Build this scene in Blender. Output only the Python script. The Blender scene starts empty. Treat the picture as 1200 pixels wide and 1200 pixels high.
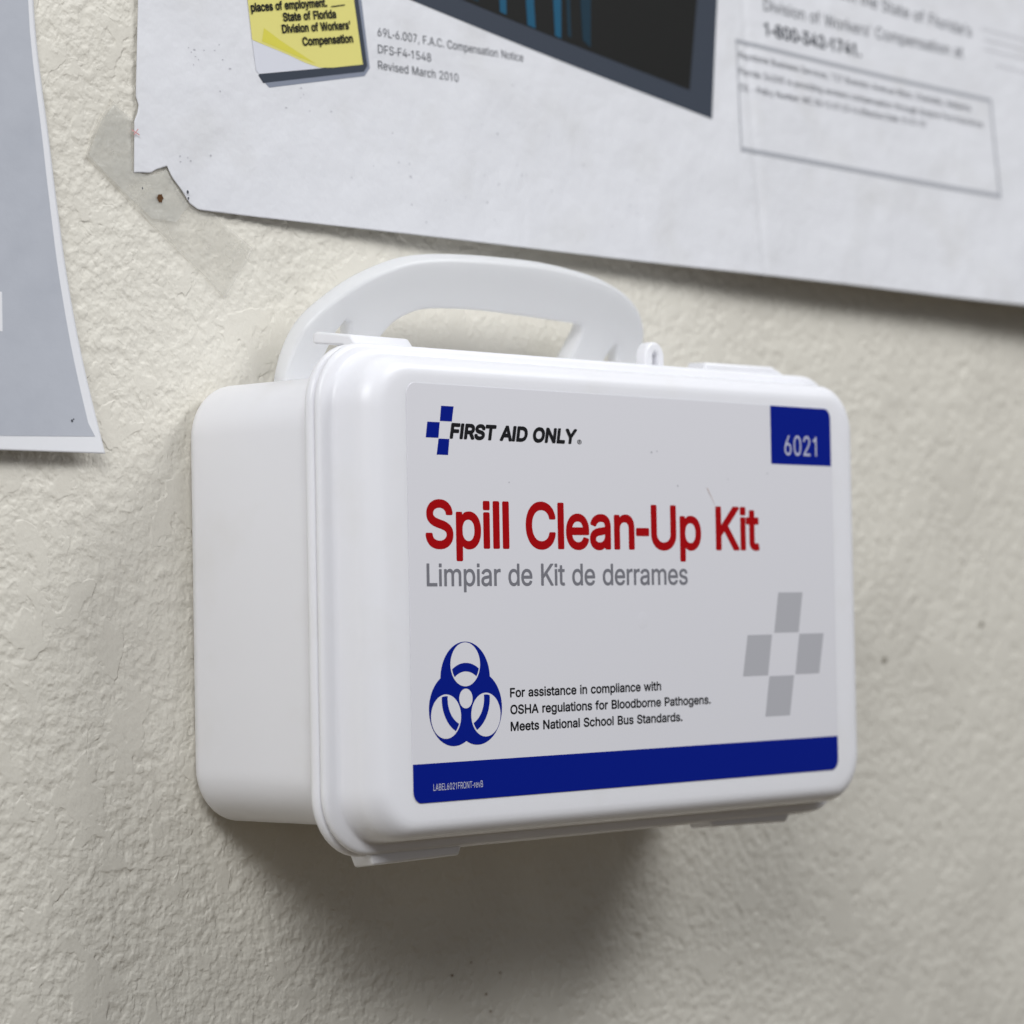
import bpy, bmesh, math, random
import numpy as np
from mathutils import Vector, Matrix
random.seed(7)
S = bpy.context.scene
COL = S.collection
MM = 0.001

# ------------------------------------------------------------------ camera
# world: X along the wall, Y into the wall, Z up; the case's label is centred on the origin
cd = bpy.data.cameras.new('camera')
cam = bpy.data.objects.new('camera', cd); COL.objects.link(cam)
r = Vector((0.66242863, -0.74890561, -0.01812994)); u = Vector((-0.01305524, -0.03573879, 0.99927589)); fw = Vector((0.74901126, 0.66171227, 0.03345154))
m = Matrix((r, u, -fw)).transposed().to_4x4()
m.translation = Vector((-0.60928917, -0.49680459, -0.00616874))
cam.matrix_world = m
cd.sensor_width = 36.0; cd.lens = 111.11; cd.clip_start = 0.02; cd.clip_end = 50
cd.dof.use_dof = True; cd.dof.focus_distance = 0.745; cd.dof.aperture_fstop = 15.0; cd.dof.aperture_blades = 7
S.camera = cam

# ------------------------------------------------------------------ world and lamps
W = bpy.data.worlds.new('World'); S.world = W; W.use_nodes = True
wn = W.node_tree; bg = wn.nodes['Background']            # room light: cool from the walls and window side, warm and dim from the floor
_tc = wn.nodes.new('ShaderNodeTexCoord'); _sp = wn.nodes.new('ShaderNodeSeparateXYZ'); _mr = wn.nodes.new('ShaderNodeMapRange'); _cr = wn.nodes.new('ShaderNodeValToRGB')
wn.links.new(_tc.outputs['Generated'], _sp.inputs[0]); wn.links.new(_sp.outputs['Z'], _mr.inputs[0]); _mr.inputs[1].default_value = -1; _mr.inputs[2].default_value = 1
wn.links.new(_mr.outputs[0], _cr.inputs[0]); wn.links.new(_cr.outputs[0], bg.inputs[0])
_cr.color_ramp.elements[0].position = 0.20; _cr.color_ramp.elements[0].color = (0.52, 0.37, 0.17, 1)
_cr.color_ramp.elements[1].position = 0.55; _cr.color_ramp.elements[1].color = (0.82, 0.88, 1.0, 1)
bg.inputs[1].default_value = 0.19

def area(name, loc, target, sx, sy, power, color):
    l = bpy.data.lights.new(name, 'AREA'); l.shape = 'RECTANGLE'; l.size = sx; l.size_y = sy; l.energy = power; l.color = color
    o = bpy.data.objects.new(name, l); COL.objects.link(o); o.location = loc
    o.rotation_euler = (Vector(target) - Vector(loc)).to_track_quat('-Z', 'Y').to_euler()
    return o
area('ceiling_lamp', (-0.85, -0.64, 0.64), (0, 0.0, 0), 0.7, 0.35, 11.6, (0.975, 0.985, 1.0))       # two ceiling fittings, left and right
area('ceiling_lamp', (0.50, -0.64, 0.72), (0, 0.0, 0), 0.6, 0.35, 7.6, (0.975, 0.985, 1.0))

S.view_settings.view_transform = 'Standard'; S.view_settings.look = 'None'
S.view_settings.exposure = -0.17; S.view_settings.gamma = 1.0; S.view_settings.use_curve_mapping = False
S.render.engine = 'CYCLES'
S.cycles.use_denoising = True
S.cycles.max_bounces = 8

# ------------------------------------------------------------------ materials
def mat(name, color, rough=0.5, spec=0.5, bump=None, stain=None, sss=0, sub_r=0.004, coat=0):
    m = bpy.data.materials.new(name); m.use_nodes = True
    nt = m.node_tree; b = nt.nodes['Principled BSDF']
    b.inputs['Base Color'].default_value = (*color, 1); b.inputs['Roughness'].default_value = rough
    b.inputs['Specular IOR Level'].default_value = spec
    if coat: b.inputs['Coat Weight'].default_value = coat; b.inputs['Coat Roughness'].default_value = 0.25
    if sss:
        b.inputs['Subsurface Weight'].default_value = sss; b.inputs['Subsurface Radius'].default_value = (1, 1, 1)
        b.inputs['Subsurface Scale'].default_value = sub_r
    co = nt.nodes.new('ShaderNodeTexCoord')
    if bump:
        n = nt.nodes.new('ShaderNodeTexNoise'); n.inputs['Scale'].default_value = bump[0]; n.inputs['Detail'].default_value = 5
        bp = nt.nodes.new('ShaderNodeBump'); bp.inputs['Strength'].default_value = 1; bp.inputs['Distance'].default_value = bump[1]
        nt.links.new(co.outputs['Object'], n.inputs['Vector']); nt.links.new(n.outputs[0], bp.inputs['Height']); nt.links.new(bp.outputs[0], b.inputs['Normal'])
    if stain:
        sc, col2, lo, hi = stain
        n = nt.nodes.new('ShaderNodeTexNoise'); n.inputs['Scale'].default_value = sc; n.inputs['Detail'].default_value = 6
        mr = nt.nodes.new('ShaderNodeMapRange'); mr.inputs[1].default_value = lo; mr.inputs[2].default_value = hi
        mx = nt.nodes.new('ShaderNodeMix'); mx.data_type = 'RGBA'
        mx.inputs[6].default_value = (*color, 1); mx.inputs[7].default_value = (*col2, 1)
        nt.links.new(co.outputs['Object'], n.inputs['Vector']); nt.links.new(n.outputs[0], mr.inputs[0])
        nt.links.new(mr.outputs[0], mx.inputs[0]); nt.links.new(mx.outputs[2], b.inputs['Base Color'])
    return m

def stucco():
    m = bpy.data.materials.new('painted_stucco'); m.use_nodes = True; nt = m.node_tree; N = nt.nodes; L = nt.links
    b = N['Principled BSDF']; b.inputs['Roughness'].default_value = 0.55; b.inputs['Specular IOR Level'].default_value = 0.35
    co = N.new('ShaderNodeTexCoord')
    def noise(scale, detail, dist=0, rough=0.5):
        n = N.new('ShaderNodeTexNoise'); n.inputs['Scale'].default_value = scale; n.inputs['Detail'].default_value = detail
        n.inputs['Distortion'].default_value = dist; n.inputs['Roughness'].default_value = rough
        L.new(co.outputs['Object'], n.inputs['Vector']); return n.outputs[0]
    def mr(v, a, c, lo=0.0, hi=1.0, smooth=True):
        n = N.new('ShaderNodeMapRange'); n.interpolation_type = 'SMOOTHSTEP' if smooth else 'LINEAR'
        L.new(v, n.inputs[0]); n.inputs[1].default_value = a; n.inputs[2].default_value = c; n.inputs[3].default_value = lo; n.inputs[4].default_value = hi
        return n.outputs[0]
    def op(kind, a, c):
        n = N.new('ShaderNodeMath'); n.operation = kind
        for i, v in enumerate((a, c)):
            if isinstance(v, (int, float)): n.inputs[i].default_value = v
            else: L.new(v, n.inputs[i])
        return n.outputs[0]
    plateau = mr(noise(105, 3.0, 0.4), 0.55, 0.605)           # flat knocked-down patches
    second = mr(noise(210, 2, 0.3), 0.50, 0.62)
    lumps = noise(430, 1.8, 0.1, 0.5)                             # pebbly ground between them
    lump = mr(lumps, 0.30, 0.70); big = mr(noise(190, 1.5, 0.2), 0.34, 0.66)
    fine = noise(1100, 3)
    swell = noise(22, 2)
    rough_part = op('ADD', op('ADD', op('MULTIPLY', lump, 0.00020), op('MULTIPLY', big, 0.00023)), op('MULTIPLY', second, 0.00010))
    keep = op('SUBTRACT', 1.0, op('MULTIPLY', plateau, 0.80))
    h = op('ADD', op('MULTIPLY', rough_part, keep), op('MULTIPLY', plateau, 0.00030))
    h = op('ADD', h, op('MULTIPLY', fine, 0.00008))
    h = op('ADD', h, op('MULTIPLY', swell, 0.0004))
    d = N.new('ShaderNodeDisplacement'); d.inputs['Midlevel'].default_value = 0; d.inputs['Scale'].default_value = 1
    L.new(h, d.inputs['Height']); L.new(d.outputs[0], N['Material Output'].inputs['Displacement'])
    m.displacement_method = 'BOTH'
    mx = N.new('ShaderNodeMix'); mx.data_type = 'RGBA'
    mx.inputs[6].default_value = (0.73, 0.70, 0.62, 1); mx.inputs[7].default_value = (0.68, 0.65, 0.575, 1)
    L.new(mr(noise(26, 5), 0.40, 0.66), mx.inputs[0]); L.new(mx.outputs[2], b.inputs['Base Color'])
    return m

PLASTIC = mat('white_case_plastic', (0.855, 0.855, 0.89), 0.36, 0.45, bump=(900, 0.00001), stain=(42, (0.815, 0.81, 0.82), 0.54, 0.80), sss=0.25, sub_r=0.004)
HANDLE = mat('milky_handle_plastic', (0.93, 0.94, 0.96), 0.30, 0.5, sss=0.6, sub_r=0.006)
_n = HANDLE.node_tree; _t = _n.nodes.new('ShaderNodeBsdfTranslucent'); _t.inputs[0].default_value = (0.86, 0.87, 0.88, 1); _m = _n.nodes.new('ShaderNodeMixShader'); _m.inputs[0].default_value = 0.25
_n.links.new(_n.nodes['Principled BSDF'].outputs[0], _m.inputs[1]); _n.links.new(_t.outputs[0], _m.inputs[2]); _n.links.new(_m.outputs[0], _n.nodes['Material Output'].inputs[0])
LABEL = mat('label_film', (0.765, 0.76, 0.80), 0.38, 0.45)
BLUE = mat('blue_ink', (0.001, 0.011, 0.24), 0.34, 0.12)
RED = mat('red_ink', (0.38, 0.002, 0.004), 0.36, 0.12)
GREY = mat('grey_ink', (0.20, 0.20, 0.225), 0.38, 0.12)
PALEGREY = mat('pale_grey_ink', (0.47, 0.47, 0.50), 0.38, 0.12)
BLACK = mat('black_ink', (0.012, 0.012, 0.014), 0.4, 0.12)
PALEPRINT = mat('pale_print', (0.55, 0.56, 0.68), 0.4, 0.45)
PAPER = mat('poster_paper', (0.72, 0.725, 0.755), 0.55, 0.35, bump=(28, 0.0024), stain=(48, (0.66, 0.66, 0.67), 0.52, 0.78))
SHEETGREY = mat('grey_blue_print', (0.45, 0.47, 0.52), 0.55, 0.35, bump=(60, 0.0004), stain=(90, (0.42, 0.44, 0.49), 0.45, 0.75))
SHEETWHITE = mat('white_sheet_paper', (0.76, 0.765, 0.79), 0.6, 0.3)
YELLOW = mat('yellow_print', (0.72, 0.66, 0.20), 0.5, 0.3)
YELLOW2 = mat('deep_yellow_print', (0.66, 0.60, 0.07), 0.5, 0.3)
NOTEWHITE = mat('note_underside_print', (0.66, 0.67, 0.73), 0.5, 0.3)
SLATE = mat('slate_print', (0.043, 0.053, 0.073), 0.5, 0.15)
SLATE2 = mat('soft_slate_print', (0.22, 0.245, 0.31), 0.5, 0.3)
DARK = mat('black_photo_print', (0.010, 0.010, 0.009), 0.45, 0.15)
STREAK = mat('blue_streak_print', (0.010, 0.085, 0.16), 0.45, 0.15)
STREAK2 = mat('dim_blue_streak_print', (0.008, 0.030, 0.05), 0.45, 0.15)
INK = mat('poster_text_ink', (0.08, 0.085, 0.10), 0.5, 0.3)
RULE = mat('grey_rule_ink', (0.40, 0.41, 0.44), 0.5, 0.3)
FAINT = mat('faint_smudge', (0.50, 0.50, 0.53), 0.6, 0.3)
FAINTER = mat('faded_grey_ink', (0.62, 0.62, 0.65), 0.6, 0.3)
RUST = mat('rust_brown', (0.10, 0.045, 0.015), 0.7, 0.2)
PINK = mat('pink_mark', (0.60, 0.30, 0.30), 0.6, 0.2)
SCRATCH = mat('tan_scuff', (0.62, 0.52, 0.48), 0.5, 0.3)

def tape_mat(name, color, alpha, rough):
    m = bpy.data.materials.new(name); m.use_nodes = True; nt = m.node_tree; b = nt.nodes['Principled BSDF']
    b.inputs['Base Color'].default_value = (*color, 1); b.inputs['Roughness'].default_value = rough
    co = nt.nodes.new('ShaderNodeTexCoord'); n = nt.nodes.new('ShaderNodeTexNoise'); n.inputs['Scale'].default_value = 160; n.inputs['Detail'].default_value = 5
    mr = nt.nodes.new('ShaderNodeMapRange'); mr.inputs[1].default_value = 0.3; mr.inputs[2].default_value = 0.7
    mr.inputs[3].default_value = alpha - 0.12; mr.inputs[4].default_value = alpha + 0.12
    nt.links.new(co.outputs['Object'], n.inputs['Vector']); nt.links.new(n.outputs[0], mr.inputs[0]); nt.links.new(mr.outputs[0], b.inputs['Alpha'])
    bp = nt.nodes.new('ShaderNodeBump'); bp.inputs['Distance'].default_value = 0.0006
    n2 = nt.nodes.new('ShaderNodeTexNoise'); n2.inputs['Scale'].default_value = 300; n2.inputs['Detail'].default_value = 3
    nt.links.new(co.outputs['Object'], n2.inputs['Vector']); nt.links.new(n2.outputs[0], bp.inputs['Height']); nt.links.new(bp.outputs[0], b.inputs['Normal'])
    return m
TAPE = tape_mat('clear_tape_film', (0.68, 0.66, 0.60), 0.30, 0.2)
TAPEFOLD = tape_mat('doubled_tape_film', (0.68, 0.67, 0.62), 0.42, 0.22)

# ------------------------------------------------------------------ helpers
def link(name, me, material, parent=None, smooth=False):
    o = bpy.data.objects.new(name, me); COL.objects.link(o)
    if material: me.materials.append(material)
    if parent: o.parent = parent
    if smooth:
        me.polygons.foreach_set('use_smooth', [True] * len(me.polygons))
    return o
def from_bm(name, bm, material, parent=None, smooth=False):
    me = bpy.data.meshes.new(name); bm.to_mesh(me); bm.free(); return link(name, me, material, parent, smooth)
def tag(o, label, cat, kind=None, group=None):
    if label: o['label'] = label
    if cat: o['category'] = cat
    if kind: o['kind'] = kind
    if group: o['group'] = group

def rrect(hw, hh, rad, n=10):
    pts = []
    for cx, cz, a0 in ((hw - rad, hh - rad, 0), (-hw + rad, hh - rad, 90), (-hw + rad, -hh + rad, 180), (hw - rad, -hh + rad, 270)):
        for i in range(n + 1):
            a = math.radians(a0 + 90 * i / n); pts.append((cx + rad * math.cos(a), cz + rad * math.sin(a)))
    return pts
def loft(name, loops, cz, material, parent):
    """loops: (depth, half width, half height, corner radius) in mm, front to back"""
    bm = bmesh.new(); prev = None
    for k, (d, hw, hh, rad) in enumerate(loops):
        vs = [bm.verts.new((x * MM, d * MM, (z + cz) * MM)) for x, z in rrect(hw, hh, rad)]
        n = len(vs)
        if prev:
            for i in range(n): bm.faces.new((prev[i], prev[(i + 1) % n], vs[(i + 1) % n], vs[i]))
        else: bm.faces.new(vs)
        prev = vs
    bm.faces.new(prev[::-1])
    bmesh.ops.recalc_face_normals(bm, faces=bm.faces[:])
    o = from_bm(name, bm, material, parent, True)
    return o
def smooth_by_angle(o, deg=40):
    try: o.data.set_sharp_from_angle(angle=math.radians(deg))
    except Exception: pass

def catmull(pts, n=6, closed=True):
    out = []; P = len(pts)
    for i in range(P if closed else P - 1):
        if closed: p0, p1, p2, p3 = pts[i - 1], pts[i], pts[(i + 1) % P], pts[(i + 2) % P]
        else: p0, p1, p2, p3 = pts[max(i - 1, 0)], pts[i], pts[i + 1], pts[min(i + 2, P - 1)]
        for k in range(n):
            t = k / n
            out.append(tuple(0.5 * (2 * b + (c - a) * t + (2 * a - 5 * b + 4 * c - d) * t * t + (3 * b - a - 3 * c + d) * t ** 3) for a, b, c, d in zip(p0, p1, p2, p3)))
    if not closed: out.append(tuple(pts[-1]))
    return out
def extrude_poly(bm, pts, y0, y1, xf=lambda x, y, z: (x, y, z)):
    """solid from a 2-D outline (x, z) in mm between depths y0 and y1"""
    a = [bm.verts.new(Vector(xf(x, y0, z)) * MM) for x, z in pts]
    b = [bm.verts.new(Vector(xf(x, y1, z)) * MM) for x, z in pts]
    bm.faces.new(a); bm.faces.new(b[::-1]); n = len(a)
    for i in range(n): bm.faces.new((a[i], b[i], b[(i + 1) % n], a[(i + 1) % n]))
def bevel(o, width, seg=3, ang=35):
    md = o.modifiers.new('bevel', 'BEVEL'); md.width = width * MM; md.segments = seg; md.limit_method = 'ANGLE'; md.angle_limit = math.radians(ang)
    md.harden_normals = False
    o.data.polygons.foreach_set('use_smooth', [True] * len(o.data.polygons)); smooth_by_angle(o, 50)

# --- flat print: 2-D shapes (mm) laid on a surface function surf(x, z) -> depth in mm
def lay(name, bm, surf, off, material, parent, thick=0.0):
    for v in bm.verts:
        x, z = v.co.x, v.co.y
        v.co = Vector((x * MM, (surf(x, z) - off) * MM, z * MM))
    bmesh.ops.recalc_face_normals(bm, faces=bm.faces[:])
    bm.normal_update()
    if bm.faces and sum(f.normal.y * f.calc_area() for f in bm.faces) > 0: bmesh.ops.reverse_faces(bm, faces=bm.faces[:])
    return from_bm(name, bm, material, parent, False)
def add_poly(bm, pts, grid=None):
    vs = [bm.verts.new((x, z, 0)) for x, z in pts]; f = bm.faces.new(vs)
    bmesh.ops.triangulate(bm, faces=[f])
    return vs
def refine(bm, maxlen):
    for _ in range(8):
        es = [e for e in bm.edges if e.calc_length() > maxlen]
        if not es: break
        bmesh.ops.subdivide_edges(bm, edges=es, cuts=1, use_grid_fill=False)
        bmesh.ops.triangulate(bm, faces=[f for f in bm.faces if len(f.verts) > 3])
def add_disc(bm, cx, cz, rx, rz=None, n=48):
    rz = rz or rx
    bm.faces.new([bm.verts.new((cx + rx * math.cos(2 * math.pi * i / n), cz + rz * math.sin(2 * math.pi * i / n), 0)) for i in range(n)])
def add_line(bm, a, b, w):
    a = Vector(a); b = Vector(b); t = (b - a).normalized(); nrm = Vector((-t.y, t.x)) * w / 2
    vs = [bm.verts.new((*p, 0)) for p in (a - nrm, b - nrm, b + nrm, a + nrm)]; bm.faces.new(vs)
# letter outlines per lettering style (per line: character, advance; then closed outlines as x, y pairs; capitals are 509 high plus twice the stroke growth)
STYLES = {}
def style(name, grow, data):
    d = {}
    for l in data.split("\n"):
        h, b = l[1:].split(";"); d[l[0]] = (int(h), [[int(k) for k in q.split(",")] for q in b.split("|") if q])
    STYLES[name] = (grow, d)
style("heading", 20.44, """ 251;
-252;21,146,228,145,234,146,241,152,244,156,246,162,246,226,245,232,238,241,234,244,228,245,24,245,20,244,14,240,10,236,7,228,6,164,10,154,16,148
C547;264,-26,308,-27,328,-25,354,-20,374,-14,396,-6,416,3,436,16,458,32,473,46,485,60,496,76,508,96,517,116,523,134,528,156,528,164,524,172,518,178,512,180,436,180,430,179,425,176,420,170,411,144,401,126,392,114,380,103,362,91,344,83,320,76,290,73,270,74,250,77,230,83,210,92,196,101,179,116,168,130,157,146,149,160,141,182,136,200,133,218,131,240,131,268,136,308,141,328,147,344,154,358,163,374,173,386,186,399,198,409,214,418,236,428,262,434,290,436,324,432,344,426,358,420,376,409,388,399,399,386,407,374,413,360,418,342,421,336,426,331,430,329,436,328,512,328,520,332,527,340,528,352,523,374,515,396,505,418,496,432,484,450,458,476,428,499,394,516,348,530,308,536,276,536,252,534,224,530,200,524,174,514,152,503,128,487,110,472,93,454,76,434,62,412,47,382,39,362,31,334,26,306,23,278,23,240,24,216,28,188,34,162,44,132,56,108,66,90,82,66,94,52,116,31,136,16,158,3,182,-8,208,-17,234,-23
K501;59,-20,136,-20,144,-18,151,-12,154,-2,155,158,210,214,386,-16,392,-19,398,-20,484,-20,492,-18,499,-12,502,-2,502,6,499,12,288,286,496,496,500,502,501,512,499,518,494,525,488,528,482,529,388,529,380,527,194,340,154,298,154,510,153,518,146,526,136,529,62,529,54,527,49,522,46,518,44,510,44,-2,46,-8,49,-14,54,-18
S479;216,-28,264,-29,304,-24,324,-19,342,-13,364,-4,384,7,408,26,422,40,435,58,443,72,450,88,455,104,458,124,458,146,457,164,453,182,447,198,441,210,429,226,414,241,398,254,372,269,340,284,300,296,228,314,184,329,164,341,152,352,147,358,144,374,146,390,152,402,164,416,178,425,194,432,216,437,238,439,258,438,280,434,302,426,316,418,326,409,335,398,339,390,342,372,345,366,350,361,356,358,432,358,440,360,446,364,450,372,451,382,448,404,443,422,430,448,421,462,408,475,398,485,380,499,352,515,334,522,316,528,278,535,254,536,226,536,190,532,168,527,148,520,130,512,110,502,94,491,84,482,69,466,60,454,52,442,44,424,39,406,36,390,36,356,39,338,45,320,53,304,61,292,68,284,86,268,100,258,118,247,160,229,184,221,274,198,310,186,322,180,336,171,344,162,348,156,351,142,351,134,349,124,343,112,330,97,316,87,294,77,268,71,244,69,222,70,198,74,180,80,160,90,149,100,141,110,134,126,131,144,127,150,120,156,114,157,38,157,30,154,24,148,21,140,21,126,25,104,32,84,40,66,48,54,62,36,74,24,88,12,102,3,134,-12,172,-23,196,-27
U555;254,-28,300,-28,334,-24,368,-16,398,-4,426,12,450,32,465,46,477,62,485,74,495,92,501,108,506,126,509,142,511,162,511,510,508,520,504,525,498,528,492,529,418,529,410,526,405,520,403,516,402,510,402,182,401,166,398,150,393,134,385,120,373,106,360,94,344,85,326,78,306,74,282,72,258,73,234,77,216,83,200,92,186,103,174,116,164,132,157,150,154,164,153,180,153,510,151,518,144,526,136,529,62,529,56,528,52,525,46,518,44,510,44,162,47,136,55,106,69,76,87,50,106,31,130,12,158,-4,182,-14,216,-23
a418;152,-28,190,-29,224,-23,250,-13,266,-5,276,3,278,-8,281,-12,288,-18,294,-20,366,-20,374,-16,381,-8,382,-2,382,260,381,278,377,298,370,318,360,336,350,350,338,362,326,372,308,383,294,390,278,395,240,403,218,404,188,404,154,399,116,388,88,374,62,354,48,338,38,324,24,296,24,288,25,284,28,278,34,273,104,254,112,254,120,258,139,284,152,295,172,305,188,309,214,311,232,309,244,306,254,301,262,295,268,288,272,280,275,270,276,256,276,254,270,251,258,248,176,239,138,233,110,226,78,213,56,200,40,185,29,172,20,154,15,140,12,120,13,86,17,68,22,54,29,42,37,30,47,18,60,6,82,-9,96,-15,116,-22,132,-26|176,66,162,67,146,71,132,78,124,86,120,96,119,108,122,120,127,126,140,136,162,143,190,148,230,152,276,160,276,134,273,120,265,104,254,90,238,78,222,71,198,66
e434;206,-28,248,-28,284,-23,312,-15,346,2,370,21,381,32,392,46,402,62,410,80,412,88,411,98,404,107,396,111,334,125,324,125,318,123,313,118,303,100,296,92,284,81,276,76,260,70,244,67,224,66,204,68,188,72,174,78,162,85,150,96,141,108,135,118,129,134,126,149,400,149,408,152,414,156,417,160,418,168,418,220,415,244,411,264,404,286,398,300,388,318,379,332,370,342,354,358,338,371,320,381,304,389,284,396,262,401,240,404,210,404,190,403,172,400,154,395,136,389,118,380,100,369,86,358,70,341,59,328,48,312,37,292,30,274,24,254,17,214,16,198,17,162,19,144,24,120,36,88,48,64,61,46,71,34,88,17,102,7,120,-4,140,-14,160,-20,182,-25|128,241,128,244,132,254,139,268,149,280,160,291,172,299,186,305,198,308,218,310,236,309,252,306,264,301,276,294,286,284,297,270,304,254,308,242
i178;51,-20,128,-20,132,-18,138,-14,141,-8,143,-2,143,380,141,388,138,392,132,397,128,399,52,399,43,394,39,388,37,384,37,-2,40,-12,46,-17|49,422,128,421,134,423,140,428,144,434,145,438,145,510,143,518,138,524,132,528,128,529,52,529,46,528,39,522,35,516,34,512,34,438,35,434,39,428,44,423
l172;46,-20,124,-20,130,-18,136,-13,139,-8,140,-2,140,510,139,518,136,522,130,526,124,529,46,529,42,527,36,522,33,518,31,512,31,-2,33,-8,36,-14,42,-18
n440;51,-20,124,-20,132,-18,140,-10,143,-2,143,232,146,256,154,274,162,284,174,294,184,300,196,305,212,308,224,309,240,308,250,306,262,302,270,297,278,290,287,280,291,272,295,260,298,238,298,-2,300,-10,306,-17,316,-20,386,-20,394,-18,400,-12,404,-2,404,250,402,274,396,302,385,330,370,352,358,365,346,375,326,387,308,395,284,401,262,404,226,404,198,399,182,394,168,388,152,379,142,371,140,372,140,384,138,390,132,396,126,399,54,399,46,396,40,390,37,380,37,-2,40,-12,46,-17
p455;51,-162,124,-163,132,-161,140,-154,143,-144,144,7,156,-3,172,-12,186,-19,206,-25,228,-28,254,-28,274,-27,296,-23,316,-17,332,-10,348,-1,364,11,375,20,392,38,405,56,414,72,422,90,430,114,435,136,438,160,439,204,437,228,432,256,426,276,417,300,399,330,386,346,372,360,356,372,342,381,324,390,300,398,274,403,254,404,214,403,190,398,180,394,164,386,142,369,140,370,140,380,139,388,133,394,126,399,54,399,46,396,39,388,37,380,37,-144,40,-154,46,-160|230,68,208,71,190,79,176,90,162,106,153,122,146,144,142,172,142,192,144,224,149,244,156,262,168,280,182,294,198,303,216,308,238,310,258,308,278,301,294,291,309,274,318,260,327,234,331,210,332,182,329,154,323,130,313,110,301,94,284,80,272,73,252,68
t244;160,-24,204,-24,228,-20,236,-17,242,-14,246,-8,249,0,249,6,237,58,232,68,224,73,218,74,186,70,172,71,164,73,160,76,158,80,156,96,156,306,156,307,222,307,226,308,232,312,237,318,239,324,239,384,234,392,230,396,224,399,156,400,155,474,152,482,146,488,138,491,64,491,56,486,53,482,50,476,49,400,2,399,-6,395,-12,388,-14,380,-14,324,-12,318,-9,314,-4,309,2,307,48,307,50,306,50,86,51,68,54,56,63,34,76,14,90,2,100,-5,112,-12,130,-18,146,-22""")
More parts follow.
